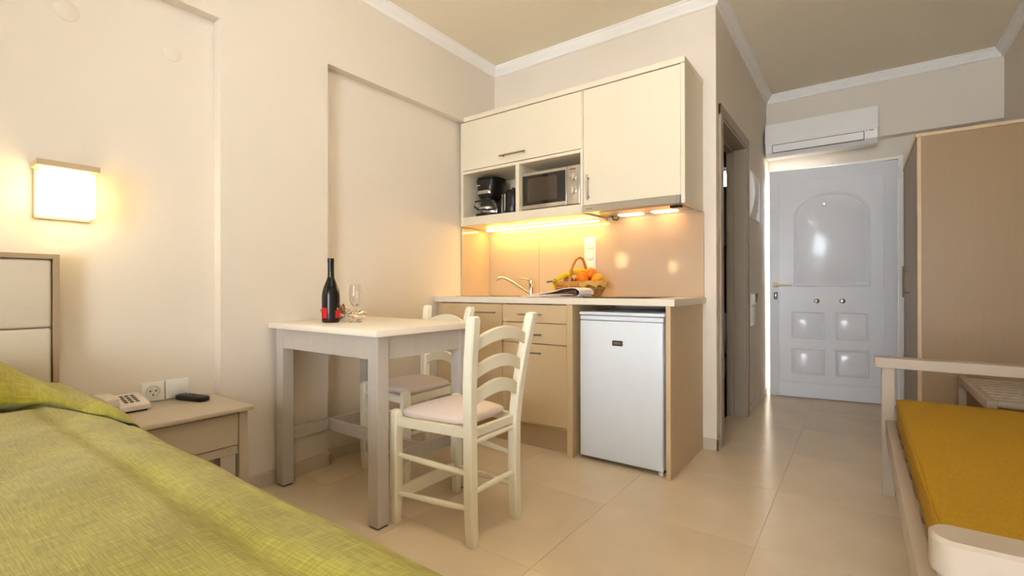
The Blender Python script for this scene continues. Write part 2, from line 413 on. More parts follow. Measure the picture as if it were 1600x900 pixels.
# ---- entrance door, ajar
HX, HY = 0.258, 4.940
ang = math.atan2(4.927 - 4.8, 0.143 + 0.643)
LW = 0.912                                  # leaf width; local u from the free edge (0) to the hinge (LW)
d1 = bpy.data.objects.new('door_1', None); COL.objects.link(d1)
d1.location = (HX - LW * cos(ang), HY - LW * sin(ang), 0.003); d1.rotation_euler = (0, 0, ang)
tag(d1, 'glossy white panelled entrance door standing slightly ajar, arched upper panel', 'door', None, 'structure')
def dp(name, bm, m, parent=None, smooth=30): return mk(name, bm, m, parent or d1, (0, 0, 0), smooth)
LH = 1.985
leaf = dp('leaf', box((0, 0, 0), (LW, 0.042, LH), 0.003, 2), 'door_white')
def panel(poly, d0=0.0, steps=((0, 0), (0.006, 0.007), (0.016, 0.007), (0.026, -0.003), (0.034, 0.001), (0.052, 0.008))):
    """raised moulding + field following a closed outline (u,z); steps: (inset, height out of the leaf)"""
    n = len(poly); cx = sum(p[0] for p in poly) / n; cz = sum(p[1] for p in poly) / n
    rs = []
    for ins, h in steps:
        r = []
        for i in range(n):
            p = Vector(poly[i]); a = Vector(poly[i - 1]); c = Vector(poly[(i + 1) % n])
            e1 = (p - a).normalized(); e2 = (c - p).normalized()
            n1 = Vector((-e1.y, e1.x)); n2 = Vector((-e2.y, e2.x))
            q = (n1 + n2); q = q / max(0.35, q.length_squared) * 2 if q.length > 1e-6 else n1
            q = q / 2 * 2 / 2 if False else q
            pp = p + q * (ins * 0.5) * 1.0 * (2 / 2)
            r.append(Vector((pp.x, -h - d0, pp.y)))
        rs.append(r)
    b = rings(rs, cap=False)
    b.verts.ensure_lookup_table()
    last = [v for v in b.verts][-n:]
    b.faces.new(last)
    bmesh.ops.recalc_face_normals(b, faces=b.faces)
    # make sure the field faces the room (-y)
    f = [f for f in b.faces if len(f.verts) == n and n > 4 or False]
    return b
arch = [(0.185, 0.962), (0.728, 0.962)]
for i in range(0, 15):
    a = i / 14
    u = 0.728 + (0.185 - 0.728) * a
    arch.append((u, 1.560 + 0.205 * math.sqrt(max(0, 1 - ((u - 0.4565) / 0.2735) ** 2)) ** 0.9))
dp('arched_panel', panel(arch, .004, ((0, 0), (0.008, 0.011), (0.026, 0.011), (0.040, -0.002), (0.052, 0.0), (0.088, 0.010))), 'door_white')
for (u0, u1, z0, z1) in ((0.170, 0.412, 0.515, 0.750), (0.488, 0.715, 0.515, 0.750), (0.170, 0.412, 0.205, 0.432), (0.488, 0.718, 0.205, 0.432)):
    dp('square_panel', panel([(u0, z0), (u1, z0), (u1, z1), (u0, z1)], .004, steps=((0, 0), (0.007, 0.010), (0.022, 0.010), (0.034, -0.002), (0.044, 0.0), (0.085, 0.011))), 'door_white')
dp('face_board', boxes(((0.072, -0.004, 0.135), (0.82, 0.001, 1.882), 0.002, 1)), 'door_white')
dp('kick_board', boxes(((0.070, -0.006, 0.004), (0.84, 0.001, 0.128), 0.002, 1)), 'door_white')
h = dp('handle', merge(cyl((0.046, -0.004, 0.975), (0.046, -0.05, 0.975), 0.010), tube([(0.040, -0.048, 0.975), (0.10, -0.052, 0.976), (0.168, -0.046, 0.976)], [0.010, 0.009, 0.008])), 'brass_cream')
dp('rose', box((0.028, -0.009, 0.955), (0.064, 0.001, 1.0), 0.003, 2), 'brass_cream', h)
k_ = dp('lock', box((0.032, -0.007, 0.852), (0.062, 0.001, 0.914), 0.002, 1), 'black_plastic')
dp('cylinder', box((0.042, -0.011, 0.868), (0.052, -0.005, 0.900), 0.002, 2), 'chrome', k_)
for u, z, r in ((0.355, 0.838, 0.014), (0.538, 0.840, 0.014), (0.413, 1.668, 0.012)):
    s_ = dp('stud' if z < 1 else 'peephole', lathe([(r * 1.5, 0), (r * 1.5, 0.003), (r, 0.006), (r * 0.8, 0.014), (0, 0.016)], n=18), 'chrome')
    s_.location = (u, 0.001 if z > 1 else -0.003, z); s_.rotation_euler = (radians(90), 0, 0)
    if z > 1: s_.location = (u, -0.006, z)
for z in (0.35, 1.05, 1.88):
    dp('hinge', cyl((LW + 0.006, -0.004, z - 0.045), (LW + 0.006, -0.004, z + 0.045), 0.008, n=12), 'white_plastic')
dp('bottom_light_block', box((0.01, 0.006, -0.003), (LW - .01, 0.036, 0.002)), 'black_plastic')  # black strip added to keep the gap under the leaf dark
dp('foot_stop', boxes(((0.030, -0.006, -0.008), (0.045, 0.01, 0.006))), 'white_plastic')
fr = struct('trim_6', boxes(((-0.674, YDR - 0.006, 0), (-0.66, 5.19, 1.994)), ((0.2595, YDR - 0.012, 0), (0.292, 5.19, 2.02)), ((-0.674, YDR - 0.006, 1.994), (0.2595, 5.19, 2.014)),
                            ((-0.66, YDR + .047, 1.945), (0.235, YDR + .075, 1.994)), ((0.235, YDR + .047, 0), (0.2595, YDR + .075, 1.994)), ((-.66, YDR + .047, -.002), (.235, YDR + .12, .012))), 'plaster_white',
            'white painted frame around the entrance door', 'door frame')

# unseen slabs and low wall added to block sky outside the entrance door
struct('floor_outside', box((-2.6, 5.6, -.12), (2.2, 6.7, -.002)), 'grout', 'unseen floor slab added outside the entrance door below the sky blockers', 'floor')
struct('wall_sky_block', box((-2.6, 6.55, 0), (2.2, 6.7, 1.25)), 'wall_paint', 'unseen low wall added to block sky light outside the entrance door', 'wall')
struct('ceiling_sky_block', box((-2.6, 5.2, 2.50), (2.2, 6.9, 2.62)), 'ceiling_paint', 'unseen overhead slab added to block sky light outside the entrance door', 'ceiling')

# ================================================================== KITCHEN
YF = 2.367
t = Thing('worktop', 'cream laminate worktop of the kitchenette with sink and hob let in', 'worktop', (-1.55, 2.66, 0.862))
t.part('slab', boxes(((XR + .001, YF - .004, .862), (-2.24, YK, .898)), ((-1.80, YF - .004, .862), (-0.732, YK, .898)), ((-2.24, YF - .004, .862), (-1.80, 2.48, .898)), ((-2.24, 2.82, .862), (-1.80, YK, .898))), 'worktop', smooth=0)
t.part('edge_strip', box((XR + .001, YF - .0065, .8625), (-0.7315, YF - .0035, .8975), 0.001, 1), 'worktop')

def hbar(x0, x1, y, z, r=0.005):
    return merge(tube([(x0, y - 0.028, z), (x1, y - 0.028, z)], r, 10), cyl((x0 + .02, y - .028, z), (x0 + .02, y, z), r * .8, n=8), cyl((x1 - .02, y - .028, z), (x1 - .02, y, z), r * .8, n=8))
t = Thing('sink_cabinet', 'beige base cabinet with a single tall door under the sink', 'cabinet', (-2.08, 2.66, 0))
t.part('body', boxes(((-2.383, YF + .02, 0), (-2.343, 2.95, .861)), ((-1.815, YF + .02, .14), (-1.797, 2.95, .861)), ((-2.343, YF + .02, .14), (-1.815, 2.95, .158)), ((-2.343, 2.94, .158), (-1.815, 2.95, .861))), 'laminate', smooth=0)
d = t.part('door', box((-2.340, YF + .001, .156), (-1.798, YF + .019, .856), .0012, 1), 'laminate')
t.part('handle', hbar(-1.995, -1.833, YF + .001, .803), 'steel_dark', d)
t.part('kick_board', box((-2.343, 2.412, 0), (-1.797, 2.428, .142)), 'kick')
t = Thing('drawer_cabinet', 'beige base cabinet with two drawers above a door', 'cabinet', (-1.565, 2.66, 0))
t.part('body', boxes(((-1.796, YF + .02, .14), (-1.78, 2.95, .861)), ((-1.352, YF + .02, .14), (-1.337, 2.95, .861)), ((-1.78, YF + .02, .14), (-1.352, 2.95, .158)), ((-1.78, 2.94, .158), (-1.352, 2.95, .861))), 'laminate', smooth=0)
for nm, z0, z1, hz in (('drawer', .750, .856, .799), ('drawer', .627, .746, .681), ('door', .156, .623, .573)):
    d = t.part(nm, box((-1.793, YF + .001, z0), (-1.338, YF + .019, z1), .0012, 1), 'laminate')
    t.part('handle', hbar(-1.661, -1.496, YF + .001, hz), 'steel_dark', d)
t.part('kick_board', box((-1.797, 2.412, 0), (-1.337, 2.428, .142)), 'kick')
t.part('side_panel', box((-1.336, YF - .001, 0), (-1.300, 2.95, .861), .001, 1), 'laminate')
t = Thing('end_panel', 'beige laminate end panel closing the kitchenette beside the refrigerator', 'panel', (-.762, 2.66, 0))
t.part('board', box((-.774, YF - .001, 0), (-.752, YK - .001, .861), .001, 1), 'laminate')
t.part('edge_band', box((-.7745, YF - .003, .0005), (-.7515, YF - .001, .861)), 'laminate_edge')

t = Thing('refrigerator', 'small white undercounter refrigerator with a dark badge', 'refrigerator', (-1.03, 2.65, 0))
t.part('body', box((-1.262, 2.445, .03), (-.788, 2.93, .80), .006, 2), 'fridge_white')
d = t.part('door', box((-1.266, 2.388, .022), (-.797, 2.440, .775), .008, 3), 'fridge_white')
t.part('hand_recess', box((-1.266, 2.392, .777), (-.797, 2.440, .803), .006, 3), 'fridge_white')
t.part('top', box((-1.268, 2.384, .805), (-.786, 2.93, .824), .006, 3), 'fridge_white')
t.part('gasket', box((-1.258, 2.438, .03), (-.792, 2.447, .80)), 'grey_plastic')
bd = t.part('badge', box((-1.070, 2.385, .645), (-1.012, 2.3885, .673), .001, 1), 'black_plastic', d)
t.part('badge_print', boxes(((-1.063, 2.3842, .6515), (-1.031, 2.3852, .6665)), ((-1.028, 2.3842, .6515), (-1.019, 2.3852, .6665))), 'grey_print', bd)
t.part('hinge', cyl((-.812, 2.40, .004), (-.812, 2.40, .022), .012, n=14), 'white_plastic')
for x, y in ((-1.24, 2.47), (-.81, 2.47), (-1.24, 2.9), (-.81, 2.9)):
    t.part('foot', cyl((x, y, 0), (x, y, .031), .016, n=14), 'black_plastic')

# splashback panels
tag(mk('splashback', box((-2.373, YK - .013, .8985), (-1.902, YK - .001, 1.4085), .0008, 1), 'splash'), 'glossy beige splashback panel behind the tap', 'splashback')
tag(mk('splashback', box((-1.900, YK - .013, .8985), (-.742, YK - .001, 1.4085), .0008, 1), 'splash'), 'glossy beige splashback panel behind the fruit basket and hob', 'splashback')
tag(mk('splashback', box((XR + .0005, 2.64, .8985), (XR + .012, YK - .0135, 1.4085), .0008, 1), 'splash'), 'narrow glossy beige splashback panel returning along the side of the sink', 'splashback')

# upper cabinets
YU = 2.605
t = Thing('shelf_cabinet', 'cream wall cabinet with a lift-up door above two open niches', 'cabinet', (-1.85, 2.8, 1.409))
t.part('side_panel', box((-2.358, YU + .003, 1.409), (-2.333, YK - .001, 2.160), .001, 1), 'cream_lacquer')
t.part('side_panel', box((-1.377, YU + .003, 1.409), (-1.357, YK - .001, 2.160), .001, 1), 'cream_lacquer')
t.part('divider', box((-1.864, YU + .003, 1.4695), (-1.836, YK - .018, 1.784), .001, 1), 'cream_lacquer')
t.part('shelf', box((-2.3325, YU + .003, 1.784), (-1.3775, YK - .018, 1.804), .001, 1), 'cream_lacquer')
t.part('bottom_shelf', box((-2.3325, YU + .003, 1.409), (-1.3775, YK - .018, 1.469), .001, 1), 'cream_lacquer')
t.part('back_panel', box((-2.3325, YK - .0175, 1.409), (-1.3775, YK - .001, 2.158)), 'cream_inside')
t.part('top_panel', box((-2.3325, YU + .02, 2.142), (-1.3775, YK - .018, 2.160)), 'cream_inside')
d = t.part('door', box((-2.343, YU - .002, 1.807), (-1.3635, YU + .017, 2.157), .0012, 1), 'cream_lacquer')
t.part('handle', hbar(-1.978, -1.765, YU - .002, 1.856, .006), 'steel_dark', d)
t = Thing('hood_cabinet', 'tall cream wall cabinet with one door above the extractor hood', 'cabinet', (-1.05, 2.8, 1.41))
t.part('side_panel', box((-.770, YU - .003, 1.409), (-.748, YK - .001, 2.161), .001, 1), 'cream_lacquer')
t.part('side_panel', box((-1.356, YU + .018, 1.455), (-1.338, YK - .001, 2.161), .001, 1), 'cream_lacquer')
t.part('bottom_panel', box((-1.3375, YU + .018, 1.455), (-.7705, YK - .001, 1.473)), 'cream_inside')
d = t.part('door', box((-1.3515, YU - .002, 1.456), (-.7715, YU + .017, 2.157), .0012, 1), 'cream_lacquer')
zz = merge(tube([(-1.316, YU - .030, 1.487), (-1.316, YU - .030, 1.634)], .006, 10), cyl((-1.316, YU - .03, 1.505), (-1.316, YU - .002, 1.505), .004, n=8), cyl((-1.316, YU - .03, 1.616), (-1.316, YU - .002, 1.616), .004, n=8))
t.part('handle', zz, 'steel_dark', d)
tag(mk('cornice_board', box((XL + .001, YU - .005, 2.1625), (-.747, YK - .001, 2.195), .0015, 1), 'cream_lacquer'), 'long cream top board running over both wall cabinets', 'board')

# extractor hood
t = Thing('extractor_hood', 'slim pull-out steel extractor hood with two warm lamps', 'extractor hood', (-1.06, 2.8, 1.41))
t.part('body', prism([(YU - .012, 1.412), (YU - .012, 1.452), (YK - .02, 1.452), (YK - .02, 1.425), (YU + .05, 1.416)], 'x', -1.355, -.772), 'steel_dark', smooth=0)
fs = t.part('front_strip', box((-1.357, YU - .018, 1.410), (-.788, YU - .010, 1.452), .002, 1), 'steel')
t.part('brand_mark', boxes(((-1.33, YU - .0186, 1.428), (-1.285, YU - .0178, 1.433))), 'grey_print', fs)
t.part('strip_end', box((-.787, YU - .018, 1.410), (-.772, YU - .010, 1.452), .002, 1), 'grey_plastic')
t.part('glass_visor', prism([(YU + .06, 1.414), (YU + .06, 1.4165), (YK - .05, 1.4245), (YK - .05, 1.422)], 'x', -1.28, -.80), 'steel', smooth=0)
for x in (-1.165, -.952):
    lp = t.part('lamp', rings([[Vector((x + (px), 2.885 + py, 1.4225 - dz)) for px, py in rrect(-.075, .075, -.045, .045, .02)] for dz in (0, .005)]), 'hood_lit', smooth=30)
t.part('switch_block', box((-.86, 2.70, 1.405), (-.80, 2.74, 1.420), .002, 1), 'black_plastic')
t.part('clip', tube([(-1.30, 2.90, 1.423), (-1.29, 2.90, 1.400), (-1.27, 2.91, 1.396), (-1.255, 2.91, 1.412)], .004, 8), 'black_plastic')

t = Thing('strip_light', 'glowing yellow strip light under the niche cabinet', 'light', (-1.86, 2.92, 1.39))
t.part('housing', box((-2.33, 2.855, 1.402), (-1.378, 2.895, 1.4085), .001, 1), 'white_plastic')
t.part('diffuser', box((-2.32, 2.858, 1.393), (-1.385, 2.892, 1.402), .003, 2), 'led_lit')

# socket column on the splashback
t = Thing('socket_column', 'white column of three wall sockets on the splashback', 'socket', (-1.484, YK - .013, 1.08))
t.part('frame', box((-1.526, YK - .022, 1.062), (-1.442, YK - .0125, 1.302), .003, 2), 'white_plastic')
for i in range(3):
    t.part('module', box((-1.513, YK - .0255, 1.072 + i * .077), (-1.455, YK - .0215, 1.138 + i * .077), .003, 2), 'white_plastic')

# sink and tap
t = Thing('kitchen_sink', 'inset stainless steel sink in the worktop', 'sink', (-2.02, 2.65, .90))
t.part('rim', boxes(((-2.28, 2.46, .8982), (-2.235, 2.84, .902)), ((-1.805, 2.46, .8982), (-1.74, 2.84, .902)), ((-2.235, 2.46, .8982), (-1.805, 2.485, .902)), ((-2.235, 2.815, .8982), (-1.805, 2.84, .902))), 'steel')
t.part('basin', boxes(((-2.237, 2.483, .74), (-2.232, 2.817, .90)), ((-1.808, 2.483, .74), (-1.803, 2.817, .90)), ((-2.237, 2.483, .74), (-1.803, 2.488, .90)), ((-2.237, 2.812, .74), (-1.803, 2.817, .90)), ((-2.237, 2.483, .735), (-1.803, 2.817, .74))), 'steel')
t.part('drain', lathe([(0, .741), (.03, .741), (.035, .743), (.035, .74)], (-2.02, 2.65, 0), 20), 'chrome')
t = Thing('kitchen_tap', 'chrome single-lever tap with a raised slanting spout', 'tap', (-1.913, 2.87, .898))
t.part('body', lathe([(.030, .898), (.030, .904), (.022, .908), (.020, .93), (.020, .985), (.022, .99), (.020, 1.004), (.010, 1.012), (0, 1.013)], (-1.913, 2.87, 0), 20), 'chrome')
sp = t.part('spout', tube([(-1.925, 2.855, .918), (-1.965, 2.80, .962), (-2.0, 2.755, 1.0), (-2.03, 2.715, 1.022), (-2.05, 2.69, 1.028), (-2.062, 2.675, 1.024), (-2.064, 2.672, 1.005)], [.013, .012, .011, .010, .010, .011, .012], 12), 'chrome')
t.part('lever', tube([(-1.913, 2.87, 1.010), (-1.945, 2.83, 1.020), (-1.97, 2.80, 1.022)], [.010, .007, .005], 10), 'chrome')
t = Thing('hob', 'flat black glass hob let into the worktop', 'hob', (-1.08, 2.66, .898))
t.part('glass', box((-1.27, 2.43, .8985), (-.893, 2.90, .9045), .002, 2), 'black_glass')
for y in (2.54, 2.76):
    t.part('cooking_zone', lathe([(.085, .9046), (.088, .9049), (.091, .9046)], (-1.10, y, 0), 36), 'grey_print')

# microwave
t = Thing('microwave', 'silver microwave oven with two round knobs in the cabinet niche', 'microwave', (-1.62, 2.8, 1.47))
t.part('body', box((-1.828, 2.662, 1.482), (-1.400, 2.94, 1.722), .004, 2), 'steel_dark')
for x, y in ((-1.8, 2.70), (-1.43, 2.70), (-1.8, 2.90), (-1.43, 2.90)):
    t.part('foot', cyl((x, y, 1.4692), (x, y, 1.483), .012, n=12), 'black_plastic')
d = t.part('door', box((-1.832, 2.640, 1.480), (-1.492, 2.662, 1.724), .004, 2), 'steel')
t.part('door_glass', box((-1.826, 2.6375, 1.506), (-1.497, 2.641, 1.704), .001, 1), 'black_glass', d)
t.part('viewing_window', box((-1.785, 2.6365, 1.526), (-1.560, 2.638, 1.682), .0005, 1), 'oven_window', d)
cp = t.part('control_panel', box((-1.490, 2.640, 1.480), (-1.398, 2.662, 1.724), .004, 2), 'steel')
t.part('brand_mark', box((-1.470, 2.6385, 1.698), (-1.425, 2.6402, 1.704)), 'red_print', cp)
for z in (1.649, 1.566):
    kb = t.part('knob', xf(lathe([(.026, 0), (.026, .004), (.020, .006), (.019, .020), (.0, .022)], n=24), Matrix.Translation((-1.444, 2.640, z)) @ Matrix.Rotation(radians(90), 4, 'X')), 'chrome')
    t.part('pointer', xf(box((-.003, -.019, .019), (.003, .019, .026), .001, 1), Matrix.Translation((-1.444, 2.640, z)) @ Matrix.Rotation(radians(90), 4, 'X') @ Matrix.Rotation(radians(-30 if z > 1.6 else 0), 4, 'Z')), 'steel', kb)

# coffee maker and kettle
cx, cy = -2.20, 2.76
t = Thing('coffee_maker', 'black drip coffee maker with a glass jug and silver band', 'coffee maker', (cx, cy, 1.4692))
t.part('base', rings([[Vector((x, y, z)) for x, y in rrect(cx - .085 + i, cx + .085 - i, cy - .10 + i, cy + .10 - i, .05)] for z, i in ((1.4694, .004), (1.474, 0), (1.497, 0), (1.502, .006))]), 'black_plastic')
t.part('tower', rings([[Vector((x, y, z)) for x, y in rrect(cx - .075, cx + .075, cy + .045, cy + .105, .02)] for z in (1.50, 1.66)]), 'black_plastic')
hd = t.part('filter_head', rings([[Vector((x, y, z)) for x, y in rrect(cx - .075 - i, cx + .085 + i, cy - .085 - i, cy + .105, .055)] for z, i in ((1.612, -.012), (1.635, 0), (1.69, .004), (1.738, .010), (1.745, .008), (1.752, -.01))]), 'black_plastic')
t.part('lid', rings([[Vector((x, y, z)) for x, y in rrect(cx - .078, cx + .09, cy - .088, cy + .10, .05)] for z in (1.7515, 1.762)]), 'black_plastic', hd)
t.part('print', box((cx - .055, cy - .0975, 1.700), (cx - .02, cy - .094, 1.704)), 'white_plastic', hd)
t.part('band', rings([[Vector((x, y, z)) for x, y in rrect(cx - .080, cx + .080, cy - .090, cy + .05, .055)] for z in (1.640, 1.664)]), 'steel')
jg = t.part('jug', rings([ell(cx, cy - .025, r, r, z) for r, z in ((.055, 1.504), (.064, 1.515), (.066, 1.54), (.058, 1.575), (.048, 1.598), (.050, 1.607))], cap=False), 'clear_glass')
t.part('jug_lid', rings([ell(cx, cy - .025, r, r, z) for r, z in ((.051, 1.600), (.051, 1.610), (.02, 1.614))]), 'black_plastic', jg)
t.part('jug_handle', tube([(cx - .048, cy - .045, 1.602), (cx - .088, cy - .07, 1.595), (cx - .092, cy - .072, 1.555), (cx - .062, cy - .052, 1.53)], .006, 8), 'black_plastic', jg)
t.part('jug_band', rings([ell(cx, cy - .025, r, r, z) for r, z in ((.0665, 1.530), (.0672, 1.538), (.0665, 1.546))], cap=False), 'steel', jg)
kx, ky = -1.985, 2.75
t = Thing('kettle', 'glossy black electric kettle beside the coffee maker', 'kettle', (kx, ky, 1.4692))
t.part('base', lathe([(.0, 1.4694), (.078, 1.4694), (.08, 1.478), (.072, 1.488), (0, 1.488)], (kx, ky, 0), 28), 'black_plastic')
bd = t.part('body', lathe([(0, 1.488), (.070, 1.488), (.073, 1.495), (.070, 1.55), (.062, 1.61), (.050, 1.640), (.036, 1.652), (.012, 1.658), (.012, 1.668), (0, 1.670)], (kx, ky, 0), 28), 'black_plastic')
t.part('spout', prism([(kx - .075, 1.63), (kx - .050, 1.60), (kx - .045, 1.638)], 'y', ky - .018, ky + .018), 'black_plastic', bd)
t.part('handle', tube([(kx + .035, ky - .02, 1.650), (kx + .075, ky - .03, 1.640), (kx + .098, ky - .035, 1.60), (kx + .098, ky - .035, 1.54), (kx + .068, ky - .022, 1.505)], [.010, .011, .011, .010, .009], 10), 'black_plastic')
t.part('water_gauge', box((kx - .030, ky - .073, 1.50), (kx - .018, ky - .062, 1.62), .004, 2), 'grey_plastic', bd)
t.part('trim', boxes(((kx - .060, ky - .058, 1.492), (kx - .054, ky - .035, 1.622), .002, 1)), 'steel', bd)

# fruit basket and its fruit
bx, by = -1.448, 2.735
t = Thing('fruit_basket', 'oval woven wicker fruit basket with a tall hoop handle', 'basket', (bx, by, .898))
def bas(z):  # half axes at height
    k = min(1, max(0, (z - .898) / .085)); return .120 + .058 * k ** .7, .080 + .038 * k ** .7
rows = []
for i in range(9):
    z = .903 + i * .0098; a, b_ = bas(z); n = 64
    rows.append(tube([(bx + (a + .003 * (1 if (j + i) % 2 else -1)) * cos(2 * pi * j / n), by + (b_ + .003 * (1 if (j + i) % 2 else -1)) * sin(2 * pi * j / n), z) for j in range(n)], .0056, 5, False, True))
t.part('weave', merge(*rows), 'wicker')
st = []
for j in range(32):
    c, s_ = cos(2 * pi * j / 32), sin(2 * pi * j / 32)
    st.append(tube([(bx + bas(z)[0] * c, by + bas(z)[1] * s_, z) for z in (.9, .92, .945, .97, .99)], .003, 5))
t.part('stakes', merge(*st), 'wicker')
a, b_ = bas(.99)
t.part('rim', merge(*[tube([(bx + (a + .004 * cos(6 * pi * j / 16 * 4 + q)) * cos(2 * pi * j / 64), by + (b_ + .004 * cos(6 * pi * j / 16 * 4 + q)) * sin(2 * pi * j / 64), .991 + .004 * sin(6 * pi * j / 16 * 4 + q)) for j in range(64)], .005, 6, False, True) for q in (0, pi)]), 'wicker')
t.part('bottom', rings([ell(bx, by, .118, .079, .8985), ell(bx, by, .118, .079, .903)]), 'wicker')
hp = [(bx - .012 + .012 * sin(radians(w)), by + .116 * cos(radians(w)), .945 + .205 * max(0, sin(radians(w))) ** .75) for w in range(0, 181, 10)]
t.part('handle', merge(tube(hp, .0085, 8), tube([(x + .009 * cos(i * 1.9), y, z + .004 * sin(i * 1.9)) for i, (x, y, z) in enumerate(hp)], .005, 6)), 'wicker')
# burlap lining spilling over the rim
cl = nb(); G = []
for i in range(13):
    row = []
    for j in range(9):
        th = radians(-72 + 100 * i / 12); s_ = j / 8
        a, b_ = bas(.99)
        if s_ < .4: k = .80 + .5 * s_; z = .975 + .06 * s_
        else: k = 1.0 + .10 * math.sqrt((s_ - .4) / .6); z = .999 - (.032 + .016 * sin(i * 2.1)) * ((s_ - .4) / .6) ** 1.4
        row.append(cl.verts.new((bx + a * k * cos(th), by + b_ * k * sin(th), z + .004 * sin(i * 1.7 + j))))
    G.append(row)
for i in range(12):
    for j in range(8): cl.faces.new((G[i][j], G[i + 1][j], G[i + 1][j + 1], G[i][j + 1]))
bmesh.ops.recalc_face_normals(cl, faces=cl.faces)
bmesh.ops.solidify(cl, geom=list(cl.faces), thickness=.002)
tag(mk('burlap_cloth', cl, 'burlap'), 'yellow burlap cloth lining the fruit basket and draped over its rim', 'cloth')
def orange(c, r, m, label):
    t = Thing('orange', label, 'orange', (c[0], c[1], c[2] - r), group='oranges in the basket')
    t.part('peel', sphere(c, r, (1, 1, .94), 24, 16), m)
    t.part('navel', lathe([(.005, 0), (.004, .002), (0, .0025)], (c[0], c[1], c[2] + r * .935), 8), 'banana_stem')
orange((-1.405, 2.685, 1.018), .040, 'orange', 'deep orange fruit at the front of the basket beside the handle')
orange((-1.372, 2.742, 1.045), .040, 'orange', 'deep orange fruit on top of the pile in the basket')
orange((-1.318, 2.722, 1.008), .040, 'orange_light', 'lighter yellow-orange fruit at the end of the basket')
orange((-1.40, 2.80, 1.0), .038, 'orange_light', 'lighter orange half hidden at the back of the basket')
tag(mk('kiwi', sphere((-1.508, 2.695, .998), .030, (1.25, 1, 1), 18, 12), 'kiwi'), 'small brown fruit under the bananas in the basket', 'kiwi')
tag(mk('kiwi', sphere((-1.462, 2.745, 1.0), .030, (1.05, 1, 1), 18, 12), 'kiwi'), 'small brown fruit against the foot of the basket handle', 'kiwi')
def banana(label, pts, rad, stem):
    t = Thing('banana', label, 'banana', pts[len(pts) // 2], group='bananas in the basket')
    t.part('peel', tube(pts, rad, 7), 'banana', smooth=50)
    t.part('stem', tube(stem, [.006, .005, .0055], 7), 'banana_stem')
    p = Vector(pts[0]); q = Vector(pts[1])
    t.part('neck', tube([p.lerp(q, -.05), p.lerp(q, .4), p.lerp(q, .75)], [rad[0] * 1.05, rad[0] * 1.3, rad[1] * 1.02 * .9], 7), 'banana_green', smooth=50)
banana('ripe yellow banana lying highest across the basket, stem outward', [(-1.600, 2.65, 1.000), (-1.565, 2.66, 1.016), (-1.52, 2.675, 1.040), (-1.47, 2.70, 1.058), (-1.44, 2.735, 1.066), (-1.42, 2.77, 1.064), (-1.415, 2.785, 1.06)], [.008, .013, .017, .018, .017, .012, .005], [(-1.600, 2.65, 1.0), (-1.622, 2.645, .996), (-1.640, 2.642, .995)])
banana('ripe yellow banana hooked down over the basket end', [(-1.602, 2.665, .998), (-1.607, 2.68, .985), (-1.614, 2.70, .960), (-1.612, 2.72, .938), (-1.60, 2.74, .920)], [.008, .014, .017, .015, .006], [(-1.602, 2.665, .998), (-1.615, 2.655, .999), (-1.630, 2.648, .998)])

# newspaper
prof = [(-1.690, .9005), (-1.60, .902), (-1.48, .903), (-1.36, .902), (-1.305, .905), (-1.286, .920), (-1.290, .940), (-1.310, .951), (-1.345, .956), (-1.40, .950), (-1.48, .930), (-1.57, .918), (-1.65, .915)]
def ribbon(pr, y0, y1, th, sk=0.0):
    rs = []
    for i, (x, z) in enumerate(pr):
        a = Vector(pr[max(0, i - 1)]); c = Vector(pr[min(len(pr) - 1, i + 1)]); d_ = (c - a).normalized(); n_ = Vector((-d_.y, d_.x)) * th / 2
        rs.append([Vector((x + n_.x, y0 + sk * i, z + n_.y)), Vector((x + n_.x, y1 + sk * i, z + n_.y)), Vector((x - n_.x, y1 + sk * i, z - n_.y)), Vector((x - n_.x, y0 + sk * i, z - n_.y))])
    return rings(rs)
t = Thing('newspaper', 'folded white newspaper lying on the worktop before the basket', 'newspaper', (-1.49, 2.53, .899))
t.part('outer_sheet', ribbon(prof, 2.42, 2.60, .0035, .001), 'paper')
t.part('inner_sheet', ribbon([(-1.695, .9065), (-1.60, .9085), (-1.50, .912), (-1.43, .9165), (-1.37, .917), (-1.325, .914)], 2.416, 2.60, .003, .001), 'paper')
t.part('printed_sheet', ribbon([(-1.52, .918), (-1.44, .9225), (-1.38, .9225), (-1.325, .9205), (-1.310, .926), (-1.318, .938), (-1.35, .943), (-1.40, .938)], 2.430, 2.60, .003, .001), 'paper_print')

# ================================================================== DINING TABLE
t = Thing('dining_table', 'small dining table with a cream top and taupe legs by the pilaster', 'table', (-1.91, 1.475, 0))
t.part('table_top', box((-2.322, 1.180, .763), (-1.503, 1.775, .790), .0025, 2), 'table_top')
for x0, x1 in ((-2.300, -2.238), (-1.592, -1.530)):
    for y0, y1 in ((1.206, 1.262), (1.688, 1.746)):
        lg = t.part('leg', box((x0, y0, .006), (x1, y1, .7625), .002, 1), 'taupe_paint')
        t.part('glide', box((x0 + .004, y0 + .004, 0), (x1 - .004, y1 - .004, .006)), 'black_plastic', lg)
t.part('apron', box((-2.238, 1.211, .668), (-1.592, 1.232, .7625)), 'taupe_paint')
t.part('apron', box((-2.238, 1.720, .668), (-1.592, 1.741, .7625)), 'taupe_paint')
t.part('apron', box((-2.294, 1.262, .668), (-2.273, 1.688, .7625)), 'taupe_paint')
t.part('apron', box((-1.556, 1.262, .668), (-1.535, 1.688, .7625)), 'taupe_paint')
t.part('stretcher', box((-2.280, 1.262, .210), (-2.258, 1.688, .268), .002, 1), 'taupe_paint')
t.part('stretcher', box((-1.586, 1.262, .210), (-1.564, 1.688, .268), .002, 1), 'taupe_paint')
t.part('stretcher', box((-2.258, 1.463, .210), (-1.586, 1.487, .268), .002, 1), 'taupe_paint')

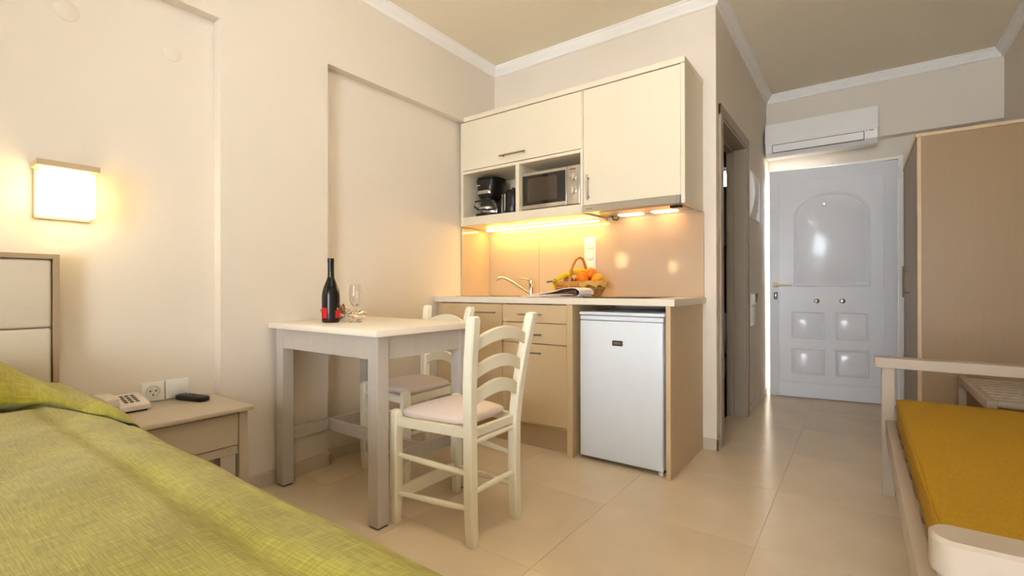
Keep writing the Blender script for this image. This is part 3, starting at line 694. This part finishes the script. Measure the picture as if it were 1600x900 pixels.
# ================================================================== CHAIRS (front = -y locally)
def make_chair(label, loc, rz):
    t = Thing('dining_chair', label, 'chair', loc, rz, 'ladder-back dining chairs', local=True)
    hf, hr, dy = .180, .138, .183; w = .021
    for s in (-1, 1):
        t.part('leg', loft([((s * hf, -dy, 0), w * .62, w * .62), ((s * hf, -dy, .004), w * .72, w * .72), ((s * hf, -dy, .07), w * .9, w * .9), ((s * hf, -dy, .14), w, w), ((s * hf, -dy, .44), w, w), ((s * hf, -dy, .452), w * .9, w * .9), ((s * hf, -dy, .460), w * .6, w * .6)]), 'chair_paint')
        sec = []
        for z, dx, yy, k in ((0, 0, .006, .75), (.006, 0, .005, .88), (.08, 0, .002, .97), (.2, 0, -.002, 1), (.40, .002, -.002, 1), (.50, .010, .004, 1), (.60, .021, .014, 1), (.70, .032, .028, 1), (.80, .043, .046, 1), (.838, .047, .053, .98), (.848, .048, .055, .88), (.853, .0485, .056, .6)):
            sec.append(((s * (hr + dx), dy + yy, z), w * k, w * k))
        t.part('back_post', loft(sec), 'chair_paint')
    for z, h_ in ((.742, .050), (.634, .050), (.535, .054)):
        i_ = (z - .40) / .44; dx = .002 + .045 * i_; yy = -.002 + .055 * i_ ** 1.6
        W_ = hr + dx - .012; rs = []
        for q in range(17):
            a = -1 + 2 * q / 16; x = W_ * a; rise = .040 * (1 - a * a); bow = .014 * (1 - a * a)
            zc = z + rise; y = dy + yy + bow; th = .009
            hh = h_ / 2 * (.92 + .08 * (1 - a * a))
            rs.append([Vector((x, y - th, zc - hh + .003)), Vector((x, y - th + .003, zc - hh)), Vector((x, y + th - .003, zc - hh)), Vector((x, y + th, zc - hh + .003)),
                       Vector((x, y + th, zc + hh - .003)), Vector((x, y + th - .003, zc + hh)), Vector((x, y - th + .003, zc + hh)), Vector((x, y - th, zc + hh - .003))])
        t.part('back_slat', rings(rs), 'chair_paint')
    # seat rails and cushion
    t.part('seat_rail', box((-hf + .015, -dy - .012, .395), (hf - .015, -dy + .010, .432), .003, 1), 'chair_paint')
    t.part('seat_rail', box((-hr + .01, dy - .012, .395), (hr - .01, dy + .008, .430), .003, 1), 'chair_paint')
    for s in (-1, 1):
        t.part('seat_rail', loft_h((s * hf, -dy + .015, .414), (s * (hr + .002), dy - .015, .414), .010, .018), 'chair_paint')
    def outline(k, ins):
        f, r = hf + .006 - ins, hr + .002 - ins; y0, y1 = -dy - .004 + ins, dy - .022 - ins
        pts = []
        for (p, q) in (((-f, y0), (f, y0)), ((f, y0), (r, y1)), ((r, y1), (-r, y1)), ((-r, y1), (-f, y0))):
            for i in range(8):
                a = i / 8; pts.append(((p[0] + (q[0] - p[0]) * a) , (p[1] + (q[1] - p[1]) * a)))
        # round the corners a little
        for _ in range(2):
            pts = [((pts[i - 1][0] + 2 * pts[i][0] + pts[(i + 1) % len(pts)][0]) / 4, (pts[i - 1][1] + 2 * pts[i][1] + pts[(i + 1) % len(pts)][1]) / 4) for i in range(len(pts))]
        return [Vector((x, y, k)) for x, y in pts]
    t.part('seat', rings([outline(.430, .022), outline(.434, .012), outline(.446, .006), outline(.458, .010), outline(.466, .026), outline(.472, .052), outline(.476, .09), outline(.478, .125)]), 'seat_vinyl', smooth=60)
    # turned rungs
    for s in (-1, 1):
        for z0, z1 in ((.278, .262), (.122, .132)):
            p0 = Vector((s * hf, -dy + .012, z0)); p1 = Vector((s * hr, dy - .012, z1))
            t.part('rung', tube([p0.lerp(p1, q) for q in (0, .12, .5, .88, 1)], [.0085, .0105, .012, .0105, .0085], 10), 'chair_paint')
    for z in (.392 - .012, .192):
        t.part('rung', tube([(-hr + .012, dy, z), (-hr * .6, dy, z), (0, dy, z), (hr * .6, dy, z), (hr - .012, dy, z)], [.0085, .0105, .012, .0105, .0085], 10), 'chair_paint')
    t.part('front_stretcher', box((-hf + .012, -dy - .009, .088), (hf - .012, -dy + .009, .142), .003, 1), 'chair_paint')
    return t
def loft_h(p0, p1, hx, hz):
    p0 = Vector(p0); p1 = Vector(p1)
    return rings([[p + Vector(q) for q in ((-hx, 0, -hz), (hx, 0, -hz), (hx, 0, hz), (-hx, 0, hz))] for p in (p0, p1)])
ca = make_chair('cream ladder-back chair pushed under the table end beside the open floor', (-1.346, 1.478, 0), radians(-90))
copy_tree(ca.root, (-1.925, 1.757, 0), radians(-6), 'cream ladder-back chair behind the table with its back to the kitchen cabinets')

# ================================================================== ON THE TABLE
bxx, byy = -2.065, 1.352; zt = .7902
t = Thing('wine_bottle', 'dark wine bottle with red labels standing on the table', 'bottle', (bxx, byy, zt))
B = lathe([(0, zt + .002), (.037, zt), (.0405, zt + .006), (.0415, zt + .02), (.0415, zt + .125), (.0395, zt + .145), (.034, zt + .168), (.026, zt + .190), (.019, zt + .207), (.0162, zt + .217)], (bxx, byy, 0), 36)
bdy = t.part('body', B, 'bottle_glass', smooth=60)
t.part('neck', lathe([(.0162, zt + .217), (.0150, zt + .230), (.0145, zt + .245)], (bxx, byy, 0), 28), 'bottle_neck', smooth=60)
t.part('capsule', lathe([(.0148, zt + .243), (.0150, zt + .28), (.0150, zt + .288), (.0158, zt + .289), (.0158, zt + .307), (.014, zt + .309), (0, zt + .309)], (bxx, byy, 0), 28), 'black_plastic')
va = math.atan2(-byy, -bxx)
def label_patch(a0, a1, z0, z1, r=.0419, n=12):
    b = nb(); p = []
    for i in range(n + 1):
        a = va + radians(a0 + (a1 - a0) * i / n)
        p.append((b.verts.new((bxx + r * cos(a), byy + r * sin(a), zt + z0)), b.verts.new((bxx + r * cos(a), byy + r * sin(a), zt + z1))))
    for i in range(n): b.faces.new((p[i][0], p[i + 1][0], p[i + 1][1], p[i][1]))
    bmesh.ops.recalc_face_normals(b, faces=b.faces)
    return b
t.part('label', label_patch(-130, -26, .022, .072), 'label_red', bdy)
t.part('label', label_patch(28, 120, .022, .058), 'label_red', bdy)
t.part('emblem', xf(lathe([(.006, 0), (.006, .001), (0, .0015)], n=14), Matrix.Translation((bxx + .0416 * cos(va + radians(46)), byy + .0416 * sin(va + radians(46)), zt + .066)) @ Matrix.Rotation(va + radians(46), 4, 'Z') @ Matrix.Rotation(radians(90), 4, 'Y')), 'gold', bdy)
GP = [(0, .001), (.031, .0), (.032, .002), (.010, .005), (.0045, .010), (.0036, .03), (.0036, .065), (.006, .072), (.018, .085), (.026, .105), (.029, .130), (.028, .155), (.024, .185), (.0232, .185), (.0270, .155), (.0280, .130), (.025, .106), (.017, .087), (.004, .076), (0, .075)]
t = Thing('wine_glass', 'clear stemmed wine glass standing upright beside the bottle', 'glass', (-1.985, 1.432, zt))
t.part('glass', lathe([(r, zt + z) for r, z in GP], (-1.985, 1.432, 0), 28), 'clear_glass', smooth=60)
t = Thing('wine_glass', 'clear stemmed wine glass lying on its side beside the bottle', 'glass', (-2.022, 1.398, zt))
g = lathe(GP, n=28)
ax = Vector((-.45, .89, -.012)).normalized(); xq, yq = frame_of(ax)
Mx = Matrix((xq, yq, ax)).transposed().to_4x4(); Mx.translation = Vector((-2.022, 1.398, zt + .0325))
t.part('glass', xf(g, Mx), 'clear_glass', smooth=60)
pbx, pby = -2.205, 1.47
t = Thing('glass_bowl', 'small glass bowl of dried red petals behind the bottle', 'bowl', (pbx, pby, zt))
t.part('bowl', lathe([(0, zt + .001), (.035, zt), (.045, zt + .006), (.066, zt + .03), (.076, zt + .058), (.0735, zt + .058), (.063, zt + .032), (.043, zt + .010), (0, zt + .006)], (pbx, pby, 0), 28), 'clear_glass', smooth=60)
for i in range(16):
    a = i * 2.4; r = .052 * math.sqrt(i / 16)
    s_ = sphere((0, 0, 0), .020, (1, .8, .28), 10, 6)
    xf(s_, Matrix.Translation((pbx + r * cos(a), pby + r * sin(a), zt + .040 + .028 * (1 - i / 16) + .008 * (i % 3))) @ Matrix.Rotation(a, 4, 'Z') @ Matrix.Rotation(radians(25 + 17 * (i % 4)), 4, 'Y'))
    t.part('petal', s_, 'petal' if i % 4 else 'petal_dry')

# ================================================================== BED
BYE = .44
t = Thing('bed', 'double bed with an upholstered headboard in a wooden frame', 'bed', (-1.3, -.4, 0))
t.part('base', box((-2.30, -1.19, .06), (-.33, .40, .30), .01, 2), 'headboard_pad')
t.part('mattress', box((-2.31, -1.20, .30), (-.32, .405, .565), .04, 4), 'headboard_pad')
for x in (-2.2, -.42):
    for y in (-1.1, .3): t.part('leg', cyl((x, y, 0), (x, y, .061), .025, n=14), 'taupe_paint')
hb = t.part('headboard_frame', boxes(((XR + .001, .415, .05), (-2.325, .432, 1.077), .001, 1), ((XR + .001, -1.217, .05), (-2.325, -1.200, 1.077), .001, 1), ((XR + .001, -1.200, 1.060), (-2.325, .415, 1.077), .001, 1), ((XR + .001, -1.2, .05), (-2.350, .415, 1.06))), 'headboard_frame')
for z0, z1 in ((.566, .8135), (.8165, 1.0565)):
    for j in range(3):
        y1 = .4125 - j * .538; y0 = y1 - .534
        t.part('headboard_panel', box((-2.352, y0, z0), (-2.332, y1, z1), .009, 4), 'headboard_pad', hb)
# bedspread: profile along the bed (x), tucked under the front of the pillow
PX = [(-2.315, .66), (-2.29, .695), (-2.25, .728), (-2.20, .743), (-2.15, .744), (-2.09, .731), (-2.03, .707), (-1.985, .672), (-1.958, .648), (-1.950, .630), (-1.958, .618), (-1.990, .606), (-2.03, .594), (-2.02, .584), (-1.985, .590), (-1.94, .6005), (-1.90, .6025), (-1.84, .602)]
nf = len(PX)
for i in range(1, 34): PX.append((-1.84 + i * (1.84 - .305) / 33, .602))
PX += [(-.292, .598), (-.282, .585), (-.277, .56), (-.276, .45), (-.276, .30), (-.276, .18)]
def sm(a): a = max(0, min(1, a)); return a * a * (3 - 2 * a)
ys = [-1.2 + i * .05 for i in range(27)]
ys = [y for y in ys if y < .10] + [.10 + .0125 * i for i in range(23)] + [.385, .395, .405]
vs = [('t', y) for y in ys]
for a in range(10, 91, 10): vs.append(('c', a))
for z in (.53, .48, .42, .36, .30, .24, .19): vs.append(('s', z))
random.seed(3)
bs = nb(); uvl = bs.loops.layers.uv.new('UVMap'); grid = []; uvs = {}
for j, (kd, q) in enumerate(vs):
    row = []
    for i, (x, z) in enumerate(PX):
        y = q if kd == 't' else .405
        end = sm((y - .22) / .185)                           # the pillow thins out towards the bed edge
        k_end = 1 - .78 * end
        hgt = z - .602 if z > .602 else (z - .602) * (1 - .3 * end)
        if i < nf: zz = .602 + hgt * (k_end if hgt > 0 else 1)
        else: zz = z
        xx = x
        if i < nf:
            fx = sm((x + 2.25) / .17); xx = x + fx * (.40 * sm((y - .315) / .10)) * (.75 if kd == 't' else 1)
            if kd != 't' : xx = x + fx * .42
        elif x < -.9:
            xx = x + max(0, 1 - (x + 1.84) / .94) * (.42 if kd != 't' else .30 * sm((y - .315) / .10))
        if kd == 't':
            # stitched channel along the edge, gentle puffing
            dpt = .0075 * math.exp(-((y - .318) / .013) ** 2) - .004 * math.exp(-((y - .365) / .03) ** 2)
            zz -= dpt * (1 if i >= nf - 3 else .5)
            zz += .0035 * sin(x * 7.3 + y * 3.1) * sin(y * 9.7 + 1.3) + .002 * sin(x * 17 + y * 11)
            if i < nf - 3 and i > 5: zz += .006 * sin(y * 34 + x * 4) * (1 - end) * .6 + .005 * sin(y * 61)
            yy = y
        elif kd == 'c':
            a = radians(q); R = .036
            yy = .405 + R * sin(a) + .003 * sin(x * 9); zz = zz - R * (1 - cos(a))
        else:
            top = zz - .036
            f = (.565 - q) / (.565 - .19)
            yy = .441 + .003 * sin(x * 9) + .018 * f + .010 * f * sin(x * 13 + 2 * f) + .006 * f * sin(x * 29)
            zz = top + (.19 - top) * f
        if i >= len(PX) - 4 and kd == 's': zz = min(zz, z)
        row.append(bs.verts.new((xx, yy, zz))); uvs[row[-1]] = (xx, (yy if kd == 't' else .405 + (.602 - zz)) )
    grid.append(row)
for j in range(len(vs) - 1):
    for i in range(len(PX) - 1):
        f = bs.faces.new((grid[j][i], grid[j][i + 1], grid[j + 1][i + 1], grid[j + 1][i]))
for f in bs.faces:
    for l in f.loops: l[uvl].uv = uvs[l.vert]
bmesh.ops.recalc_face_normals(bs, faces=bs.faces)
tag(mk('bedspread', bs, 'green_linen', smooth=80), 'lime green woven bedspread covering the bed and tucked under the pillow', 'bedspread')
tag(mk('pillow', rings([[Vector((-2.16 + (a) * cos(2 * pi * j / 36) ** 1 if False else -2.165 + a * math.copysign(abs(cos(2 * pi * j / 36)) ** .5, cos(2 * pi * j / 36)), -.05 + b_ * math.copysign(abs(sin(2 * pi * j / 36)) ** .5, sin(2 * pi * j / 36)), z)) for j in range(36)] for a, b_, z in ((.10, .22, .566), (.13, .28, .58), (.135, .29, .61), (.12, .26, .655), (.08, .2, .69), (.02, .08, .705))]), 'headboard_pad', smooth=80), 'pillow under the lime green bedspread by the headboard', 'pillow')

# bedside lamps
def wall_lamp(y, label):
    t = Thing('bedside_lamp', label, 'wall lamp', (XR, y, 1.205), group='bedside wall lamps')
    t.part('back_plate', box((XR + .0005, y - .077, 1.206), (XR + .020, y + .077, 1.385), .001, 1), 'lamp_metal')
    t.part('cap', box((XR + .0005, y - .084, 1.382), (-2.276, y + .086, 1.403), .001, 1), 'lamp_metal')
    t.part('shade', box((XR + .021, y - .073, 1.214), (-2.286, y + .075, 1.372), .005, 3), 'opal_lit')
wall_lamp(.449, 'lit square bedside lamp beside the headboard, on the nightstand side')
wall_lamp(-1.55, 'lit square bedside lamp beyond the far end of the headboard')

# nightstand
t = Thing('nightstand', 'taupe nightstand with one drawer beside the bed', 'nightstand', (-2.19, .72, 0))
t.part('top', box((XR + .003, .470, .462), (-1.985, .955, .481), .006, 3), 'night_paint')
t.part('body', boxes(((XR + .015, .502, .328), (-2.035, .905, .4615))), 'night_paint')
t.part('drawer', box((-2.035, .503, .330), (-2.012, .903, .455), .002, 1), 'night_paint')
t.part('rail', box((-2.036, .505, .292), (-2.018, .905, .327), .002, 1), 'night_paint')
for x0, x1 in ((XR + .013, -2.345), (-2.045, -2.008)):
    for y0, y1 in ((.480, .503), (.9045, .938)):
        t.part('leg', box((x0, y0, 0), (x1, y1, .4615), .002, 1), 'night_paint')
t.part('stretcher', box((-2.346, .908, .10), (-2.045, .932, .14), .002, 1), 'night_paint')
t.part('stretcher', box((-2.375, .505, .10), (-2.352, .905, .14), .002, 1), 'night_paint')

# telephone
zt2 = .4812
t = Thing('telephone', 'off-white desk telephone on the nightstand next to the bedspread', 'telephone', (-2.30, .61, zt2))
def wedge(x0, x1, y0, y1, z0, zb, zf, bev=.004):
    b = box((x0, y0, 0), (x1, y1, 1), 0)
    for v in b.verts:
        kx = (v.co.x - x0) / (x1 - x0); top = zb + (zf - zb) * kx
        v.co.z = z0 if v.co.z < .5 else top
    bmesh.ops.bevel(b, geom=list(b.edges), offset=bev, segments=2, affect='EDGES', profile=.5)
    return b
pb = t.part('base', wedge(-2.378, -2.235, .525, .680, zt2 + .006, zt2 + .052, zt2 + .026), 'phone')
t.part('foot', box((-2.37, .535, zt2), (-2.245, .67, zt2 + .007)), 'black_plastic')
def onphone(x, y): return zt2 + .052 + (.026 - .052) * (x + 2.378) / .143
keys = []
for a in range(4):
    for b_ in range(3):
        x = -2.345 + a * .022; y = .612 + b_ * .018
        o = t.part('key', box((x - .007, y - .006, onphone(x, y) - .002), (x + .007, y + .006, onphone(x, y) + .003), .001, 1), 'phone_key', pb)
hs = t.part('handset', merge(*[box((-2.372 + .001, .532, zt2 + .045), (-2.232, .585, zt2 + .066), .008, 3), box((-2.372, .534, zt2 + .030), (-2.33, .583, zt2 + .055), .006, 2), box((-2.275, .534, zt2 + .028), (-2.230, .583, zt2 + .055), .006, 2)]), 'phone')
t.part('cord_socket', box((-2.236, .55, zt2 + .014), (-2.229, .575, zt2 + .026), .001, 1), 'black_plastic')

# remote control
t = Thing('remote_control', 'black remote control lying on the nightstand by the sockets', 'remote', (-2.29, .842, zt2))
Mr = Matrix.Translation((-2.290, .842, zt2)) @ Matrix.Rotation(radians(17), 4, 'Z')
rb = t.part('body', xf(rings([[Vector((x, y, z)) for x, y in rrect(-.080 + i, .080 - i, -.024 + i, .024 - i, .016)] for z, i in ((0, .004), (.004, 0), (.016, 0), (.021, .004))]), Mr), 'black_plastic')
for a in range(6):
    for b_ in range(3):
        t.part('button', xf(lathe([(.0045, .020), (.0045, .0225), (.003, .0235), (0, .0235)], (-.055 + a * .02, -.012 + b_ * .012, 0), 8), Mr), 'phone_key' if (a + b_) % 4 else 'key_brown', rb)

# wall sockets above the nightstand
t = Thing('wall_socket', 'white round-pin wall socket above the nightstand', 'socket', (XR, .728, .5))
t.part('plate', box((XR + .0005, .688, .486), (XR + .010, .769, .565), .003, 2), 'white_plastic')
cu = t.part('well', xf(lathe([(.027, .0), (.027, .004), (.022, .004), (.021, .001), (0, .001)], n=28), Matrix.Translation((XR + .0095, .7285, .526)) @ Matrix.Rotation(radians(90), 4, 'Y')), 'warm_plastic')
for dy, dz in ((-.010, .002), (.010, .002), (0, -.014)):
    t.part('pin_hole', xf(lathe([(.0032, .0), (.0032, .0008), (0, .0008)], n=12), Matrix.Translation((XR + .0104, .7285 + dy, .526 + dz)) @ Matrix.Rotation(radians(90), 4, 'Y')), 'dark_gap', cu)
t = Thing('wall_socket', 'white square wall plate behind the remote control', 'wall plate', (XR, .815, .5))
t.part('plate', box((XR + .0005, .773, .486), (XR + .010, .858, .565), .003, 2), 'white_plastic')
t.part('insert', box((XR + .0095, .786, .499), (XR + .013, .845, .552), .002, 2), 'white_plastic')

# ================================================================== CORRIDOR
t = Thing('air_conditioner', 'white split air conditioner mounted above the entrance door', 'air conditioner', (-.265, YD, 2.09))
AP = [(YD - .001, 2.100), (YD - .001, 2.372), (4.70, 2.376), (4.672, 2.372), (4.655, 2.205), (4.655, 2.178), (4.672, 2.125), (4.715, 2.092), (4.76, 2.088)]
t.part('body', prism(AP, 'x', -.652, .122), 'ac_white', smooth=25)
fp = t.part('front_panel', prism([(4.671, 2.370), (4.667, 2.368), (4.650, 2.215), (4.650, 2.200), (4.656, 2.198)], 'x', -.655, .126), 'ac_white', smooth=25)
def onface(z):  # y on the lower front face
    return 4.655 + (4.672 - 4.655) * (2.178 - z) / (2.178 - 2.125)
t.part('louver_gap', prism([(onface(2.186) - .002, 2.186), (onface(2.186) + .004, 2.186), (onface(2.120) + .004, 2.120), (onface(2.120) - .002, 2.120)], 'x', -.602, .040), 'ac_dark', smooth=0)
t.part('louver', prism([(onface(2.181) - .005, 2.181), (onface(2.181), 2.181), (onface(2.125), 2.125), (onface(2.125) - .005, 2.125)], 'x', -.597, .035), 'ac_white', smooth=0)
t.part('display', boxes(((.068, 4.6515, 2.181), (.098, 4.656, 2.190)), ((.050, 4.6525, 2.181), (.060, 4.656, 2.190))), 'grey_button')

t = Thing('fuse_box', 'white wall box with a curved cover and two grey squares in the corridor', 'wall box', (XC, 4.2, 1.5))
t.part('plate', box((XC + .0005, 3.968, 1.497), (XC + .012, 4.425, 1.857), .003, 2), 'warm_plastic')
t.part('cover', prism([(XC + .0115, 1.500)] + [(XC + .012 + .036 * sin(pi * i / 12) ** .8, 1.500 + .354 * i / 12) for i in range(1, 12)] + [(XC + .0115, 1.854)], 'y', 3.972, 4.16), 'white_plastic', smooth=25)
for z in (1.600, 1.735):
    t.part('square', box((XC + .0115, 4.20, z - .035), (XC + .015, 4.31, z + .035), .001, 1), 'grey_button')
t = Thing('key_switch', 'white key card switch with a brown key hanging from it', 'switch', (XC, 4.12, .82))
t.part('plate', box((XC + .0005, 4.045, .815), (XC + .012, 4.165, .915), .002, 1), 'white_plastic')
t.part('holder', box((XC + .0115, 4.06, .825), (XC + .030, 4.15, .905), .003, 2), 'white_plastic')
t.part('key_tag', merge(box((XC + .031, 4.10, .845), (XC + .036, 4.125, .90), .002, 1), box((XC + .030, 4.09, .885), (XC + .040, 4.14, .912), .004, 2)), 'key_brown')
t = Thing('light_switch', 'white double light switch below the key card switch', 'switch', (XC, 4.10, .66))
t.part('plate', box((XC + .0005, 4.045, .662), (XC + .011, 4.165, .812), .002, 1), 'white_plastic')
for z in (.670, .742): t.part('rocker', box((XC + .0105, 4.058, z), (XC + .016, 4.152, z + .062), .002, 1), 'white_plastic')

# wardrobe
t = Thing('wardrobe', 'tall beige laminate wardrobe beside the entrance door', 'wardrobe', (.57, 4.3, 0))
t.part('side_panel', box((.310, 3.800, 0), (XW - .013, 3.820, 1.868), .001, 1), 'laminate_shaded')
t.part('front_edge', box((.290, 3.799, 0), (.3095, 3.822, 1.868), .001, 1), 'laminate_edge')
t.part('top_panel', box((.284, 3.796, 1.8685), (XW - .013, 4.845, 1.888), .001, 1), 'laminate_edge')
t.part('back_panel', box((XW - .030, 3.8205, .05), (XW - .014, 4.82, 1.868)), 'laminate_shaded')
t.part('side_panel', box((.310, 4.820, 0), (XW - .013, 4.840, 1.868)), 'laminate_shaded')
t.part('bottom_panel', box((.315, 3.8205, .05), (XW - .031, 4.8195, .07)), 'laminate_shaded')
for y0, y1, hy in ((3.824, 4.330, 4.29), (4.334, 4.838, 4.385)):
    d = t.part('door', box((.289, y0, .01), (.308, y1, 1.866), .001, 1), 'laminate_shaded')
    if hy > 4.3:
        t.part('handle', merge(tube([(.256, hy, .885), (.256, hy, 1.105)], .006, 10), cyl((.256, hy, .92), (.289, hy, .92), .005, n=8), cyl((.256, hy, 1.07), (.289, hy, 1.07), .005, n=8)), 'steel_dark', d)

# luggage rack
t = Thing('luggage_rack', 'low slatted wooden luggage rack between daybed and wardrobe', 'luggage rack', (.65, 3.32, 0))
for x0, x1 in ((.458, .490), (.80, .832)):
    for y0, y1 in ((2.955, 2.990), (3.675, 3.710)):
        t.part('leg', box((x0, y0, 0), (x1, y1, .4495), .002, 1), 'rack_paint')
    t.part('side_rail', box((x0 - .002, 2.945, .410), (x1 + .002, 3.72, .452), .003, 2), 'rack_paint')
for i in range(9):
    y = 2.985 + i * .083
    t.part('slat', box((.4925, y, .418), (.7975, y + .045, .446), .004, 2), 'rack_paint')

# daybed
t = Thing('daybed', 'beige wooden daybed frame with low arm rails at both ends', 'daybed', (.47, 1.8, 0))
for y0, y1 in ((2.770, 2.815), (.815, .860)):
    for x0, x1 in ((.084, .132), (.790, .836)):
        t.part('post', box((x0, y0, 0), (x1, y1, .5885), .002, 1), 'bench_paint')
t.part('arm_rail', box((.058, 2.745, .588), (.838, 2.825, .634), .002, 1), 'bench_paint')
t.part('arm_rail', rings([[Vector((x, y, z)) for x, y in rrect(.074 + i, .838 - i, .800 + i, .862 - i, .022)] for z, i in ((.586, .004), (.590, 0), (.629, 0), (.634, .004))]), 'bench_paint')
t.part('side_rail', box((.098, .860, .265), (.131, 2.770, .350), .003, 2), 'bench_paint')
t.part('side_rail', box((.800, .860, .265), (.832, 2.770, .350), .003, 2), 'bench_paint')
for i in range(10):
    t.part('slat', box((.1315, .95 + i * .185, .315), (.7995, 1.02 + i * .185, .333)), 'bench_paint')
t.part('end_rail', box((.132, 2.782, .265), (.790, 2.805, .350)), 'bench_paint')
t.part('end_rail', box((.132, .825, .265), (.790, .848, .350)), 'bench_paint')
t = Thing('daybed_mattress', 'thin mustard yellow mattress cushion lying on the daybed', 'mattress', (.47, 1.8, .334))
mo = [[Vector((x, y, z)) for x, y in rrect(.136 + i, .832 - i, .868 + i, 2.764 - i, .03)] for z, i in ((.334, .012), (.338, .004), (.346, 0), (.440, 0), (.449, .004), (.4535, .012), (.455, .03), (.457, .12))]
cu = t.part('cushion', rings(mo), 'mustard', smooth=50)
t.part('piping', tube([Vector((x, y, .446)) for x, y in rrect(.136, .832, .868, 2.764, .03)], .0035, 6, False, True), 'mustard', cu)

# ================================================================== PENDANT LAMP (above the open floor, out of view)
LX, LY, LZ, LR = -0.80, 1.15, 2.36, .15
t = Thing('pendant_lamp', 'round opal glass pendant lamp above the open floor', 'pendant lamp', (LX, LY, ZC))
t.part('canopy', lathe([(0, ZC - .001), (.05, ZC - .001), (.05, ZC - .02), (.01, ZC - .03)], (LX, LY, 0), 28), 'white_plastic')
t.part('stem', cyl((LX, LY, LZ + LR - .005), (LX, LY, ZC - .02), .006, n=10), 'chrome')
t.part('globe', sphere((LX, LY, LZ), LR, (1, 1, 1), 32, 20), 'ceiling_opal', smooth=60)
